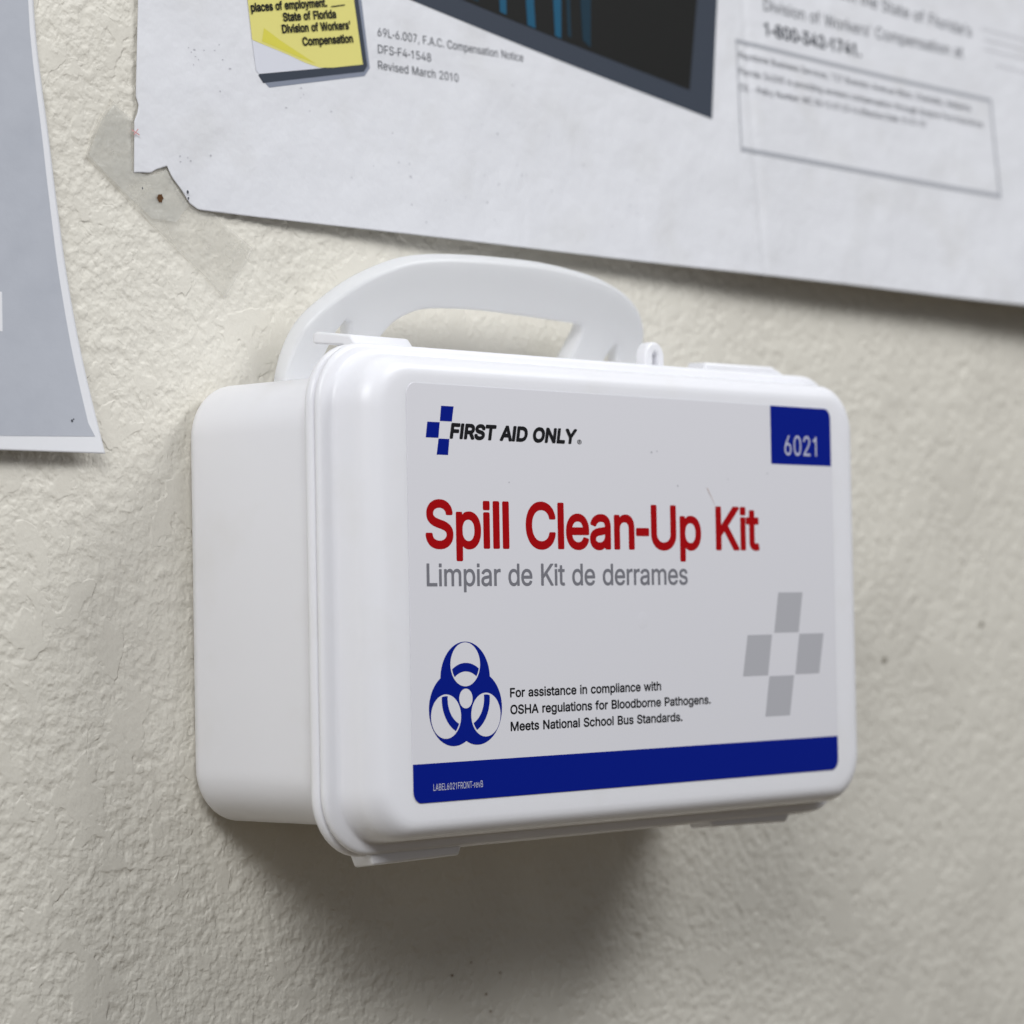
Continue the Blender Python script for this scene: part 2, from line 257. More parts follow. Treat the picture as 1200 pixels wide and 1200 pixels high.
style("brand", 43.49, """ 306;
A627;12,-42,116,-43,126,-41,136,-36,142,-30,149,-22,204,99,422,99,479,-22,486,-31,496,-38,506,-42,514,-43,612,-43,620,-41,630,-36,642,-24,647,-14,649,-6,649,8,646,18,402,526,396,536,384,546,374,551,366,552,260,552,252,551,242,547,232,540,227,534,-20,16,-22,6,-22,-6,-17,-22,-10,-30,-4,-36|270,242,312,338,356,242
D657;70,-42,318,-43,348,-41,390,-35,422,-28,448,-20,478,-9,498,1,520,13,538,26,554,39,574,58,594,82,608,102,622,128,632,152,640,180,646,212,648,234,648,270,646,298,640,330,634,352,624,378,610,404,595,428,581,446,564,462,550,476,530,490,510,503,484,516,458,527,430,536,378,547,342,551,310,552,74,552,62,549,48,540,39,528,35,512,35,-4,38,-16,46,-28,56,-37|208,100,207,408,294,409,328,407,350,404,380,397,402,388,424,376,436,366,454,346,466,324,475,296,479,266,478,232,473,206,462,176,448,156,430,139,406,124,382,114,360,108,338,104,310,101
F537;70,-42,170,-43,178,-41,188,-36,195,-30,201,-22,205,-14,207,-4,208,178,456,178,464,179,474,183,484,190,489,196,494,206,496,214,496,284,494,292,489,302,478,314,468,319,456,321,208,321,207,408,208,409,486,409,500,412,512,419,519,428,524,438,526,448,526,516,524,524,519,534,508,545,498,550,486,552,74,552,66,551,56,546,44,536,38,526,35,512,35,-4,38,-16,46,-28,56,-37
I244;68,-42,172,-43,178,-42,190,-37,198,-30,206,-20,210,-10,211,-4,211,512,208,526,200,538,190,546,174,552,72,552,64,551,54,547,45,540,38,530,33,516,33,-4,36,-18,43,-28,54,-38
L515;70,-42,476,-43,490,-40,504,-31,511,-20,516,-6,516,60,515,68,510,80,504,88,496,94,488,98,476,100,207,100,207,514,204,526,195,540,186,546,170,552,74,552,66,551,56,546,44,536,38,526,35,514,35,-4,38,-16,46,-28,56,-37
N685;70,-42,172,-43,180,-40,190,-35,199,-26,204,-16,207,-4,208,292,450,0,480,-35,492,-41,502,-43,610,-43,624,-40,637,-30,646,-18,650,-4,650,512,646,526,637,540,628,547,612,552,518,552,510,551,500,546,490,537,483,528,479,512,478,216,213,536,202,545,194,550,182,552,74,552,62,549,48,540,39,528,35,512,35,-4,38,-16,46,-28,56,-37
O698;322,-50,364,-50,390,-49,422,-45,452,-39,486,-29,512,-19,540,-4,566,11,590,30,611,50,629,70,645,92,657,114,669,140,677,164,684,194,688,224,689,264,687,294,683,320,677,344,667,372,656,396,641,422,620,448,600,470,574,491,550,508,520,524,492,536,464,545,428,553,390,558,364,559,322,559,282,555,248,548,216,539,184,526,154,511,124,490,96,466,74,442,59,422,44,398,29,368,20,340,13,310,10,276,9,238,12,206,19,172,30,138,44,110,61,82,80,58,102,36,126,16,150,0,178,-15,210,-28,248,-39,282,-46|340,96,320,98,298,102,262,114,234,131,212,152,202,164,195,176,184,206,179,236,178,260,179,274,186,310,197,336,216,362,236,380,262,395,298,407,330,412,346,413,370,412,402,407,436,395,464,379,484,360,494,348,504,332,514,304,519,274,520,256,519,234,514,204,504,178,485,150,466,132,440,116,408,104,392,100,370,97
R588;70,-42,170,-43,186,-37,199,-26,205,-14,207,-4,208,155,300,154,426,-24,434,-33,444,-40,458,-43,566,-43,582,-38,594,-28,601,-16,604,-4,603,10,598,22,479,188,498,200,518,214,530,227,544,242,555,260,566,282,573,302,578,328,579,342,578,374,573,402,567,420,557,442,544,462,530,478,514,494,482,515,444,533,402,544,354,551,324,552,74,552,66,551,56,546,44,536,38,526,35,512,35,-4,38,-16,46,-28,56,-37|208,298,208,409,310,409,354,405,374,400,388,393,400,382,405,372,408,360,408,350,407,338,404,330,401,324,394,318,376,308,354,302,330,299
S584;262,-52,322,-52,378,-46,402,-41,430,-33,454,-24,478,-13,494,-3,512,9,530,26,542,40,555,58,563,72,570,90,575,108,578,134,577,158,573,180,566,200,556,218,545,232,526,251,504,268,492,276,474,285,426,304,376,317,284,336,242,347,216,357,195,372,194,378,200,387,210,396,226,405,244,410,264,414,292,416,314,415,336,412,352,408,370,401,384,394,390,388,396,382,400,364,406,352,416,342,430,336,438,335,532,335,546,340,556,347,563,356,567,366,568,384,567,396,563,414,555,436,544,456,531,472,506,497,488,510,468,522,426,540,404,547,376,553,326,559,284,559,256,558,230,555,200,549,174,542,142,530,124,521,100,507,84,494,67,478,53,462,43,446,33,424,27,400,25,384,25,358,29,336,35,318,44,300,56,282,70,268,94,249,130,229,168,214,216,200,320,178,364,167,390,156,402,150,408,144,409,134,404,127,390,114,372,105,354,99,326,94,282,92,262,94,238,98,216,105,200,113,190,120,184,128,180,136,177,152,170,164,160,174,148,179,140,180,44,180,28,175,16,164,9,152,6,140,8,118,15,92,25,68,37,48,52,31,68,14,86,0,102,-10,126,-22,150,-31,176,-39,208,-46,236,-50
T587;244,-42,344,-43,354,-40,362,-35,371,-26,375,-20,378,-14,380,-4,380,408,550,409,560,411,570,416,582,428,587,438,589,444,589,512,587,524,582,534,576,540,568,547,558,551,550,552,38,552,28,550,18,545,11,540,4,530,0,520,-1,512,-1,446,1,438,6,428,12,421,20,414,30,410,38,409,209,408,210,-4,213,-18,220,-28,232,-38
Y618;258,-42,358,-43,366,-41,376,-36,382,-30,389,-22,393,-12,394,-4,394,192,633,486,637,494,639,504,638,520,630,536,618,546,608,551,600,552,496,552,484,550,474,545,460,530,310,341,153,536,140,547,130,551,122,552,14,552,6,550,-4,545,-10,540,-17,530,-22,516,-22,506,-20,494,-15,484,222,192,223,-8,228,-22,235,-30,244,-38""")
style("bold", 26.29, """ 207;
-208;16,140,186,139,198,141,206,148,212,160,212,226,210,236,200,247,190,251,22,251,12,249,1,240,-4,228,-4,164,1,150,8,143
.167;74,-30,100,-29,112,-25,124,-17,135,-6,143,6,151,32,150,58,145,74,139,84,118,104,108,109,92,113,68,111,56,106,44,98,26,76,18,50,20,22,25,8,31,-2,50,-21,62,-27
0402;186,-32,212,-33,230,-31,252,-26,270,-19,302,2,329,32,351,68,369,116,380,170,385,226,384,300,378,352,366,402,347,448,323,484,304,504,286,517,252,534,230,540,212,542,172,540,136,529,120,520,102,508,74,478,50,438,34,396,23,348,17,292,17,216,23,160,36,104,54,60,78,24,96,6,110,-6,126,-16,148,-25,166,-30|196,76,180,80,165,90,151,108,140,132,132,160,126,194,123,232,123,270,129,334,136,366,145,388,155,406,168,422,184,431,204,434,220,430,236,419,250,402,259,384,268,356,274,326,278,286,279,252,277,208,273,178,266,146,257,120,247,102,230,85,216,78
1355;154,-26,222,-25,235,-16,239,-10,241,0,241,510,239,518,235,526,228,532,220,535,164,535,154,533,148,529,141,520,124,471,96,453,44,444,33,434,29,424,29,368,33,358,40,350,54,346,133,346,133,0,135,-10,139,-16,146,-23
2402;51,-26,346,-26,360,-21,370,-8,371,60,366,72,356,81,346,83,190,84,281,192,326,254,350,298,358,322,362,342,364,368,362,402,356,428,344,456,330,478,308,502,284,520,258,532,222,541,194,542,164,539,132,529,104,513,78,489,58,464,44,436,35,402,32,362,34,352,38,346,46,339,54,336,116,336,128,341,138,354,141,386,151,410,166,425,186,433,202,434,214,432,226,428,238,421,251,404,256,390,257,378,257,360,252,338,229,298,33,58,30,48,31,-6,37,-18
3402;176,-32,208,-33,236,-29,270,-19,298,-4,320,14,341,38,357,64,368,94,374,126,374,164,368,196,355,230,336,258,310,284,282,301,248,312,354,450,356,460,356,512,351,524,338,534,330,535,62,535,48,531,40,524,37,518,36,448,40,438,50,429,62,426,204,426,116,312,113,300,113,244,118,232,130,223,204,220,228,213,244,201,259,180,265,156,264,126,257,106,240,89,222,80,202,76,178,77,154,84,137,98,127,114,121,142,114,152,106,157,96,158,34,158,24,154,18,148,14,140,13,132,16,102,24,74,38,46,54,25,80,2,110,-16,142,-27
4402;244,-26,308,-26,321,-20,327,-12,330,-4,330,78,374,80,380,83,388,90,392,104,392,164,388,178,380,185,370,189,330,190,330,322,324,334,312,343,246,344,236,340,228,332,224,318,224,189,139,190,300,498,302,510,298,522,288,532,278,535,216,535,204,531,197,524,14,174,9,158,10,98,15,88,26,80,36,79,224,79,224,-4,230,-17,236,-22
7402;80,-26,152,-26,164,-20,170,-12,372,442,372,512,367,526,358,533,346,535,54,535,40,531,32,520,29,510,29,448,33,438,44,428,54,426,247,426,61,8,60,-4,63,-12,72,-22
8402;182,-32,218,-33,258,-26,292,-13,318,4,345,30,364,60,376,90,382,126,380,162,369,202,350,236,336,254,320,268,335,286,349,308,362,348,365,372,364,392,361,418,354,440,344,462,329,484,313,500,296,514,280,524,258,533,236,539,216,542,186,542,164,539,140,532,124,525,104,513,88,500,65,476,52,454,42,428,37,404,36,374,37,356,43,330,52,308,65,286,81,268,55,242,38,216,27,188,20,150,21,112,27,84,38,56,59,26,82,4,114,-15,146,-27|192,76,174,78,160,83,141,98,134,110,130,120,128,134,129,152,133,166,140,180,150,190,160,199,170,204,186,208,214,208,238,200,252,190,260,180,268,166,271,156,272,128,264,104,254,93,246,86,222,77|194,316,178,319,170,324,160,330,153,340,145,362,145,390,154,412,166,424,188,433,212,433,236,424,249,410,256,388,256,364,249,342,234,325,218,318
C452;218,-32,252,-33,294,-26,334,-10,364,10,396,40,418,74,436,116,446,158,445,166,441,174,436,180,428,185,362,186,352,185,344,180,339,174,326,134,319,122,308,108,292,95,280,88,258,81,240,79,212,82,196,87,182,95,158,116,140,144,127,178,119,220,118,260,121,304,131,344,145,374,162,396,186,416,208,426,234,430,262,427,288,417,308,401,319,388,330,366,338,336,344,328,354,323,424,322,436,328,445,342,445,354,441,374,426,420,408,452,386,479,356,505,328,522,292,535,252,542,220,542,202,540,158,528,122,509,100,492,84,476,54,436,31,388,18,344,10,288,10,222,18,164,33,116,47,86,59,64,77,40,94,22,130,-5,152,-16,176,-25
D445;48,-26,214,-26,246,-22,280,-13,320,5,338,17,356,32,384,66,406,104,416,128,425,158,431,188,435,224,435,286,431,322,425,352,416,382,404,410,393,432,379,452,366,467,346,487,324,502,300,515,278,524,256,530,208,535,52,535,38,531,30,522,27,510,27,0,32,-16,38,-22|138,83,137,426,200,426,236,421,262,411,284,393,303,370,316,340,325,298,327,256,325,212,317,174,308,150,296,130,280,112,258,97,240,90,212,84
F363;48,-26,116,-26,126,-21,135,-10,137,0,138,195,308,195,322,199,330,208,333,220,333,282,328,294,318,302,308,304,137,304,137,424,138,426,328,426,338,428,349,438,353,452,353,514,349,524,338,532,328,535,52,535,38,531,30,522,27,510,27,0,32,-16,38,-22
S395;178,-34,216,-35,260,-28,296,-14,328,7,351,30,371,62,383,94,388,130,386,170,378,200,360,232,336,258,310,276,288,288,250,302,192,319,160,332,144,343,131,358,128,372,129,386,133,398,141,410,160,425,178,431,196,433,212,432,228,429,242,423,254,415,262,406,268,396,275,366,282,358,290,353,360,352,372,357,379,366,382,378,381,392,373,428,360,458,339,486,316,507,286,525,254,536,218,542,184,542,144,535,110,521,80,502,56,478,39,454,26,420,20,386,21,348,30,314,45,286,68,260,94,241,126,225,222,193,252,180,268,168,278,156,280,140,279,124,274,112,264,100,254,90,238,82,220,77,202,75,182,76,164,80,148,88,136,96,128,106,123,116,116,148,110,157,100,162,30,163,20,159,10,148,8,138,8,126,17,82,31,52,50,24,76,1,106,-17,140,-29
W608;132,-26,208,-26,218,-22,228,-12,304,300,380,-12,388,-22,402,-26,474,-26,482,-23,490,-17,497,0,619,500,619,516,610,529,602,534,594,535,532,535,518,530,510,520,436,196,363,514,359,524,352,530,338,535,268,535,256,531,248,522,172,197,96,522,88,531,74,535,10,535,2,532,-6,526,-11,516,-12,504,111,-4,118,-17,124,-23
a345;126,-34,156,-35,176,-32,198,-25,222,-12,230,-21,240,-26,304,-26,312,-23,318,-17,325,-4,325,258,323,286,318,310,302,346,291,362,278,374,260,388,244,396,226,403,204,408,166,410,140,408,106,399,80,387,60,373,39,352,25,330,11,298,11,284,20,270,28,266,84,248,94,248,104,253,112,262,121,280,130,289,138,296,154,303,176,305,194,302,206,294,215,282,218,266,218,256,216,255,110,238,82,229,58,217,40,205,24,188,15,174,6,152,0,112,2,80,11,48,24,24,44,0,66,-16,98,-29|144,72,126,76,112,86,108,98,108,106,109,116,113,124,126,134,142,139,218,152,218,130,215,116,208,102,200,91,186,80,176,75,162,72
c351;168,-34,200,-34,230,-29,254,-20,284,-3,306,18,323,40,339,70,348,98,345,114,332,126,276,143,264,143,256,140,248,132,236,102,224,86,202,75,180,72,164,75,148,83,135,98,124,116,117,138,112,164,111,190,113,218,117,238,126,264,138,282,152,295,164,301,180,304,196,303,212,298,222,291,231,282,248,246,256,239,264,236,274,236,330,252,340,260,346,270,346,286,332,322,315,348,295,370,274,386,250,398,226,406,200,410,160,409,124,400,90,383,62,358,37,324,20,288,9,250,4,206,5,156,12,114,24,78,45,40,59,22,74,6,96,-11,132,-27
d376;158,-34,188,-34,210,-30,232,-22,252,-8,260,-20,272,-26,334,-26,346,-20,355,-8,356,510,351,524,338,534,330,535,272,535,262,531,254,524,250,510,250,388,222,403,190,410,150,409,132,405,112,398,80,380,54,354,33,322,17,284,6,232,4,170,11,116,27,68,38,46,50,28,78,-2,98,-15,116,-24,140,-31|176,74,162,76,152,81,138,94,129,106,119,132,115,148,111,192,113,220,117,242,123,260,131,274,142,288,154,298,170,303,184,304,202,301,212,295,224,284,234,270,243,250,248,226,250,208,250,174,248,152,243,130,236,112,227,96,216,85,206,78,194,74
e358;170,-34,204,-34,240,-28,262,-20,292,-2,315,20,333,44,348,80,350,90,349,98,343,108,332,116,276,131,266,131,258,128,251,122,238,96,230,86,222,80,202,73,174,73,152,80,134,96,121,118,115,142,334,143,342,146,349,152,354,162,355,168,354,224,348,268,335,308,317,340,305,356,288,372,260,392,230,404,194,410,158,409,120,399,92,384,61,358,37,326,20,290,10,254,4,206,5,154,11,116,24,78,45,38,72,7,100,-13,132,-27|118,247,118,254,125,268,140,288,156,299,178,304,200,302,216,294,234,272,243,248,242,247
f224;66,-26,130,-26,142,-20,151,-8,152,300,210,302,222,311,228,324,228,382,222,396,216,401,206,405,152,405,152,406,153,434,158,444,164,447,176,448,196,442,206,442,218,448,226,458,241,514,241,526,237,536,230,543,206,552,178,556,146,555,116,546,96,535,70,510,54,482,46,450,45,406,-4,404,-14,396,-20,386,-21,326,-16,312,-10,305,0,301,46,300,46,0,47,-10,52,-18
i147;41,-26,106,-26,116,-22,120,-17,127,-4,127,380,126,388,122,395,116,401,106,405,42,405,32,401,28,396,21,384,21,0,22,-8,26,-16,32,-22|39,416,106,415,118,419,125,426,130,440,130,510,127,520,118,531,104,535,42,535,30,531,23,524,18,510,19,436,25,424
k337;41,-26,106,-26,116,-22,123,-14,127,0,127,130,134,136,237,-12,248,-23,260,-26,334,-26,342,-23,350,-17,356,-4,355,8,352,14,212,214,341,364,345,376,342,390,334,401,322,405,252,405,240,403,231,396,128,276,127,512,120,526,112,532,104,535,42,535,32,531,28,526,21,512,21,0,22,-8,26,-16,32,-22
l142;37,-26,108,-25,116,-20,121,-14,126,0,126,510,124,518,119,526,110,533,102,535,34,534,22,526,18,518,16,510,16,0,18,-10,22,-16,30,-23
m541;41,-26,106,-26,117,-20,126,-8,127,0,128,254,134,276,144,291,158,300,174,304,190,302,204,295,211,286,216,272,216,0,219,-12,226,-20,240,-26,300,-26,312,-22,320,-12,323,0,324,260,329,278,340,294,354,302,374,304,390,301,402,293,410,280,413,266,413,0,415,-10,424,-21,436,-26,498,-26,510,-20,517,-12,520,0,520,268,516,300,509,326,498,350,483,370,466,386,444,400,422,408,400,412,366,411,336,403,310,389,284,367,264,388,248,400,228,408,206,412,182,412,162,408,146,402,124,389,116,399,102,405,44,405,30,398,24,390,21,380,21,0,22,-8,26,-16,32,-22
n363;41,-26,106,-26,116,-22,124,-12,127,0,127,230,129,252,135,272,148,288,164,299,184,303,202,301,218,292,228,276,235,254,236,0,239,-12,246,-21,258,-26,316,-26,330,-23,340,-12,343,0,343,246,339,290,330,324,316,350,292,378,270,395,236,407,216,410,196,410,180,409,158,404,142,398,124,387,120,396,114,401,100,405,42,405,32,401,24,392,21,380,21,0,22,-8,26,-16,32,-22
o368;168,-34,208,-33,240,-26,268,-13,296,7,320,34,340,68,355,110,363,158,364,202,358,254,346,294,325,334,311,354,298,367,270,388,236,403,198,410,160,409,124,400,90,383,62,358,37,324,20,288,9,250,4,206,5,156,12,114,24,78,45,40,59,22,74,6,96,-11,132,-27|178,72,164,75,152,81,140,92,129,106,121,124,116,142,112,166,111,190,113,218,117,238,123,256,131,272,142,287,154,297,172,303,186,304,204,301,216,295,230,282,238,272,245,256,252,232,256,206,256,182,255,158,250,134,244,116,234,98,222,86,210,77,196,73
p376;41,-168,106,-169,116,-165,124,-156,127,-144,128,-11,156,-27,190,-34,226,-33,258,-25,290,-8,316,16,335,40,353,76,366,122,372,174,370,230,361,278,353,302,344,320,321,356,294,382,260,400,226,409,186,410,154,403,138,396,124,386,116,399,104,405,46,405,32,401,25,394,22,388,21,380,21,-144,22,-152,26,-159,32,-165|188,74,174,77,162,84,148,98,141,110,134,128,129,150,126,198,132,242,138,262,146,276,157,290,168,298,184,303,198,304,212,302,224,297,235,288,246,274,255,254,261,232,264,184,263,160,259,138,251,114,243,100,230,86,218,77,206,74
r230;41,-26,106,-26,116,-22,125,-10,127,0,127,240,129,256,139,278,150,289,158,294,180,300,220,296,232,301,238,308,242,322,242,384,238,398,226,408,218,410,196,411,170,410,144,403,122,391,116,399,104,405,44,405,32,401,23,390,21,380,21,0,22,-8,26,-16,32,-22
s324;144,-34,178,-34,206,-30,240,-19,260,-7,286,16,300,34,312,58,319,90,319,124,312,154,299,178,278,201,260,214,238,225,144,253,130,260,124,268,123,282,129,294,144,303,164,307,184,305,196,298,207,284,217,260,224,254,232,251,242,251,296,265,304,270,312,280,313,296,302,328,287,354,267,376,250,389,230,399,208,406,182,410,150,410,124,406,96,397,72,383,50,364,33,342,21,316,16,290,16,256,23,226,36,200,54,181,74,166,94,155,120,146,190,127,204,120,210,112,211,98,207,90,200,82,184,74,164,71,142,73,126,81,116,94,106,120,98,129,88,133,78,133,24,119,15,114,8,106,6,90,14,58,26,34,42,13,62,-6,86,-20,114,-29
t201;134,-30,168,-30,196,-24,208,-15,215,-2,205,60,200,70,194,76,182,80,154,76,142,77,139,82,138,92,138,300,186,301,194,304,201,310,207,324,207,382,202,394,190,404,138,406,138,474,135,484,128,492,112,497,52,497,40,491,32,478,31,406,-4,404,-12,398,-19,390,-21,380,-21,324,-16,312,-6,303,0,301,31,300,32,84,35,56,43,32,58,8,78,-11,102,-23
v345;139,-26,206,-26,218,-20,224,-12,354,370,355,380,353,390,348,396,340,403,330,405,266,405,258,402,249,394,243,380,172,160,101,384,95,396,88,402,80,405,14,405,0,401,-8,390,-11,382,-10,370,119,-8,128,-20
y345;66,-170,90,-171,108,-169,128,-163,142,-156,160,-143,172,-130,183,-116,196,-92,207,-64,354,370,355,380,353,390,348,396,340,403,330,405,266,405,258,402,249,394,243,380,172,160,101,384,95,396,88,402,80,405,14,405,0,401,-8,390,-11,382,-10,370,117,-2,105,-40,100,-50,92,-60,84,-64,60,-60,48,-60,37,-66,29,-78,16,-132,17,-148,22,-156,30,-163,48,-168
’157;40,292,92,292,102,296,110,306,160,504,160,512,157,522,144,533,134,535,70,535,58,531,49,520,46,510,20,318,24,304,32,296""")
style("medium", 11.02, """ 252;
K504;62,-10,134,-11,140,-10,145,-4,146,0,146,162,212,228,394,-8,402,-11,484,-11,488,-10,493,-6,495,0,492,8,277,288,491,502,494,506,494,510,490,518,482,520,392,520,386,518,193,324,170,300,146,272,146,508,145,514,140,519,134,520,64,520,60,518,56,516,54,508,54,0,56,-6
L424;62,-10,390,-11,394,-10,398,-7,400,0,400,56,398,64,392,68,146,68,146,508,143,516,136,520,64,520,58,518,54,512,54,0,56,-6
a420;160,-20,196,-19,218,-15,234,-10,264,4,274,12,288,25,288,-2,292,-8,296,-11,364,-11,370,-8,374,-4,374,260,370,294,365,310,359,322,349,338,338,352,324,363,308,373,294,380,278,386,236,394,196,395,158,390,122,380,92,365,67,344,57,334,47,320,34,296,33,292,34,286,36,283,42,280,106,263,110,263,117,268,125,282,136,294,154,307,170,314,184,318,202,320,220,320,244,316,262,308,276,296,283,282,286,270,287,254,286,250,282,245,262,239,188,231,148,225,120,219,102,213,72,199,54,187,38,168,29,152,25,140,22,124,21,108,23,84,31,58,36,48,47,32,68,12,82,2,96,-5,126,-15|172,56,156,59,140,64,126,72,117,80,112,90,110,108,113,122,119,132,134,143,156,151,180,156,240,163,286,172,287,136,285,122,278,104,264,86,244,70,222,61,194,56
d457;196,-18,234,-18,252,-15,268,-10,286,-1,302,9,312,18,326,34,327,-2,330,-7,334,-10,338,-11,402,-11,408,-9,412,-4,412,508,411,514,406,519,400,520,336,520,329,518,325,512,324,348,324,347,308,364,296,373,274,385,260,390,238,394,220,395,188,394,164,390,144,384,122,374,106,365,92,353,77,338,63,320,50,300,41,280,33,254,28,228,26,206,26,170,29,142,34,120,42,96,52,74,65,52,77,38,92,22,112,8,134,-4,154,-11,174,-16|208,58,188,62,172,69,150,85,138,100,125,126,118,150,115,170,115,208,120,238,127,258,137,276,150,291,166,305,186,314,204,318,230,319,252,315,272,307,290,293,305,276,316,252,323,226,326,198,325,168,321,144,314,122,303,100,288,82,272,70,256,63,230,58
e436;212,-18,244,-19,282,-14,310,-6,340,9,362,24,374,36,385,50,395,66,402,80,405,90,404,96,402,99,396,102,328,116,321,112,314,98,302,83,290,72,278,66,260,60,240,57,218,57,196,60,182,64,166,72,146,87,138,96,129,110,124,120,118,140,116,158,400,158,408,162,411,166,411,170,411,214,409,234,404,260,398,280,392,294,383,312,373,326,362,340,348,352,332,364,314,375,296,383,276,389,254,393,234,395,196,394,176,391,156,386,140,380,120,370,104,359,88,347,65,320,46,288,37,266,32,248,26,206,26,178,27,156,34,120,41,100,48,84,60,64,71,48,84,34,98,22,114,10,132,0,150,-7,170,-13,192,-17|116,232,120,248,128,266,139,282,152,296,166,306,184,314,202,318,216,319,242,318,256,315,272,308,284,300,298,286,308,272,317,250,321,232
i179;54,-10,124,-11,131,-8,134,-2,134,378,132,386,124,390,56,390,49,386,46,380,46,0,49,-8|52,430,126,430,134,434,137,442,137,508,134,517,126,520,54,520,50,519,46,516,44,508,44,442,45,436
m658;54,-10,124,-11,130,-9,133,-4,134,0,134,242,137,264,141,276,148,288,162,303,170,308,186,315,210,319,224,319,238,317,258,309,266,303,274,294,279,286,283,276,284,264,284,0,285,-4,289,-8,296,-11,362,-11,366,-10,371,-6,372,0,372,252,374,264,379,280,384,288,394,300,404,308,416,314,428,317,442,319,456,319,470,318,482,315,502,306,509,300,516,290,523,270,524,260,524,0,525,-4,528,-9,536,-11,600,-11,608,-9,611,-4,612,0,612,264,610,284,606,304,600,320,591,338,583,348,570,362,548,378,524,389,492,396,478,397,450,396,428,392,406,385,384,374,368,363,357,352,344,336,329,358,310,375,288,388,264,395,246,397,226,397,206,394,190,390,174,383,160,375,146,364,132,351,132,380,130,385,126,389,120,390,58,390,52,389,47,384,46,378,46,0,49,-8
p457;54,-154,124,-154,130,-152,133,-148,134,-142,134,31,142,22,156,9,176,-3,196,-12,210,-16,234,-19,260,-19,284,-16,302,-12,322,-5,340,4,358,16,370,27,386,44,397,58,408,76,415,92,423,116,428,140,431,164,432,182,431,214,425,252,413,290,404,308,393,324,370,350,354,363,338,374,310,386,278,393,260,395,238,395,212,393,192,388,170,378,152,365,132,345,132,380,130,385,126,389,120,390,58,390,52,389,47,384,46,378,46,-142,49,-150|226,58,202,63,184,72,165,88,151,106,141,130,135,156,133,180,134,216,139,242,148,264,159,284,174,299,192,310,208,316,228,319,256,318,278,312,298,301,314,286,326,268,335,246,341,220,343,198,342,166,337,138,330,118,320,100,306,84,288,70,270,62,246,58
r279;54,-10,124,-11,130,-9,133,-4,134,0,134,240,135,252,138,264,146,280,156,290,168,300,182,308,200,313,214,315,232,315,262,311,270,314,273,318,273,322,273,384,272,390,268,394,262,395,220,396,190,391,178,387,160,378,142,365,132,355,132,380,129,386,126,389,120,390,58,390,52,389,47,384,46,378,46,0,49,-8
s394;180,-18,210,-19,250,-14,284,-5,308,7,332,25,348,44,361,66,367,88,368,116,366,130,362,144,350,166,328,188,306,201,280,212,178,236,158,242,142,250,134,258,131,264,128,276,129,284,132,292,138,301,148,308,162,315,178,320,192,322,222,321,238,317,250,311,264,298,274,284,280,270,286,266,292,266,352,279,358,283,360,290,352,314,338,338,322,356,302,371,286,379,262,388,236,393,216,395,194,395,160,392,132,385,104,373,80,357,61,338,48,316,43,302,40,286,40,268,41,254,48,230,61,210,71,200,84,189,108,175,136,165,246,139,266,129,275,118,278,106,277,94,272,84,262,75,252,68,240,62,224,58,206,56,186,56,170,58,154,62,140,69,132,75,124,84,117,96,111,112,104,118,36,105,30,100,28,94,29,86,39,58,54,36,76,15,98,1,118,-8,148,-15
t245;168,-14,200,-15,222,-12,236,-7,240,-2,241,2,229,56,224,63,218,65,194,61,168,62,156,67,152,72,149,78,147,92,147,316,220,316,226,318,230,322,231,328,231,380,228,387,222,390,147,390,147,470,146,476,142,480,136,482,68,482,62,479,59,472,59,390,6,390,2,389,-2,386,-4,378,-4,324,0,318,4,316,59,316,59,86,63,60,72,38,79,26,88,16,98,8,110,0,136,-10""")
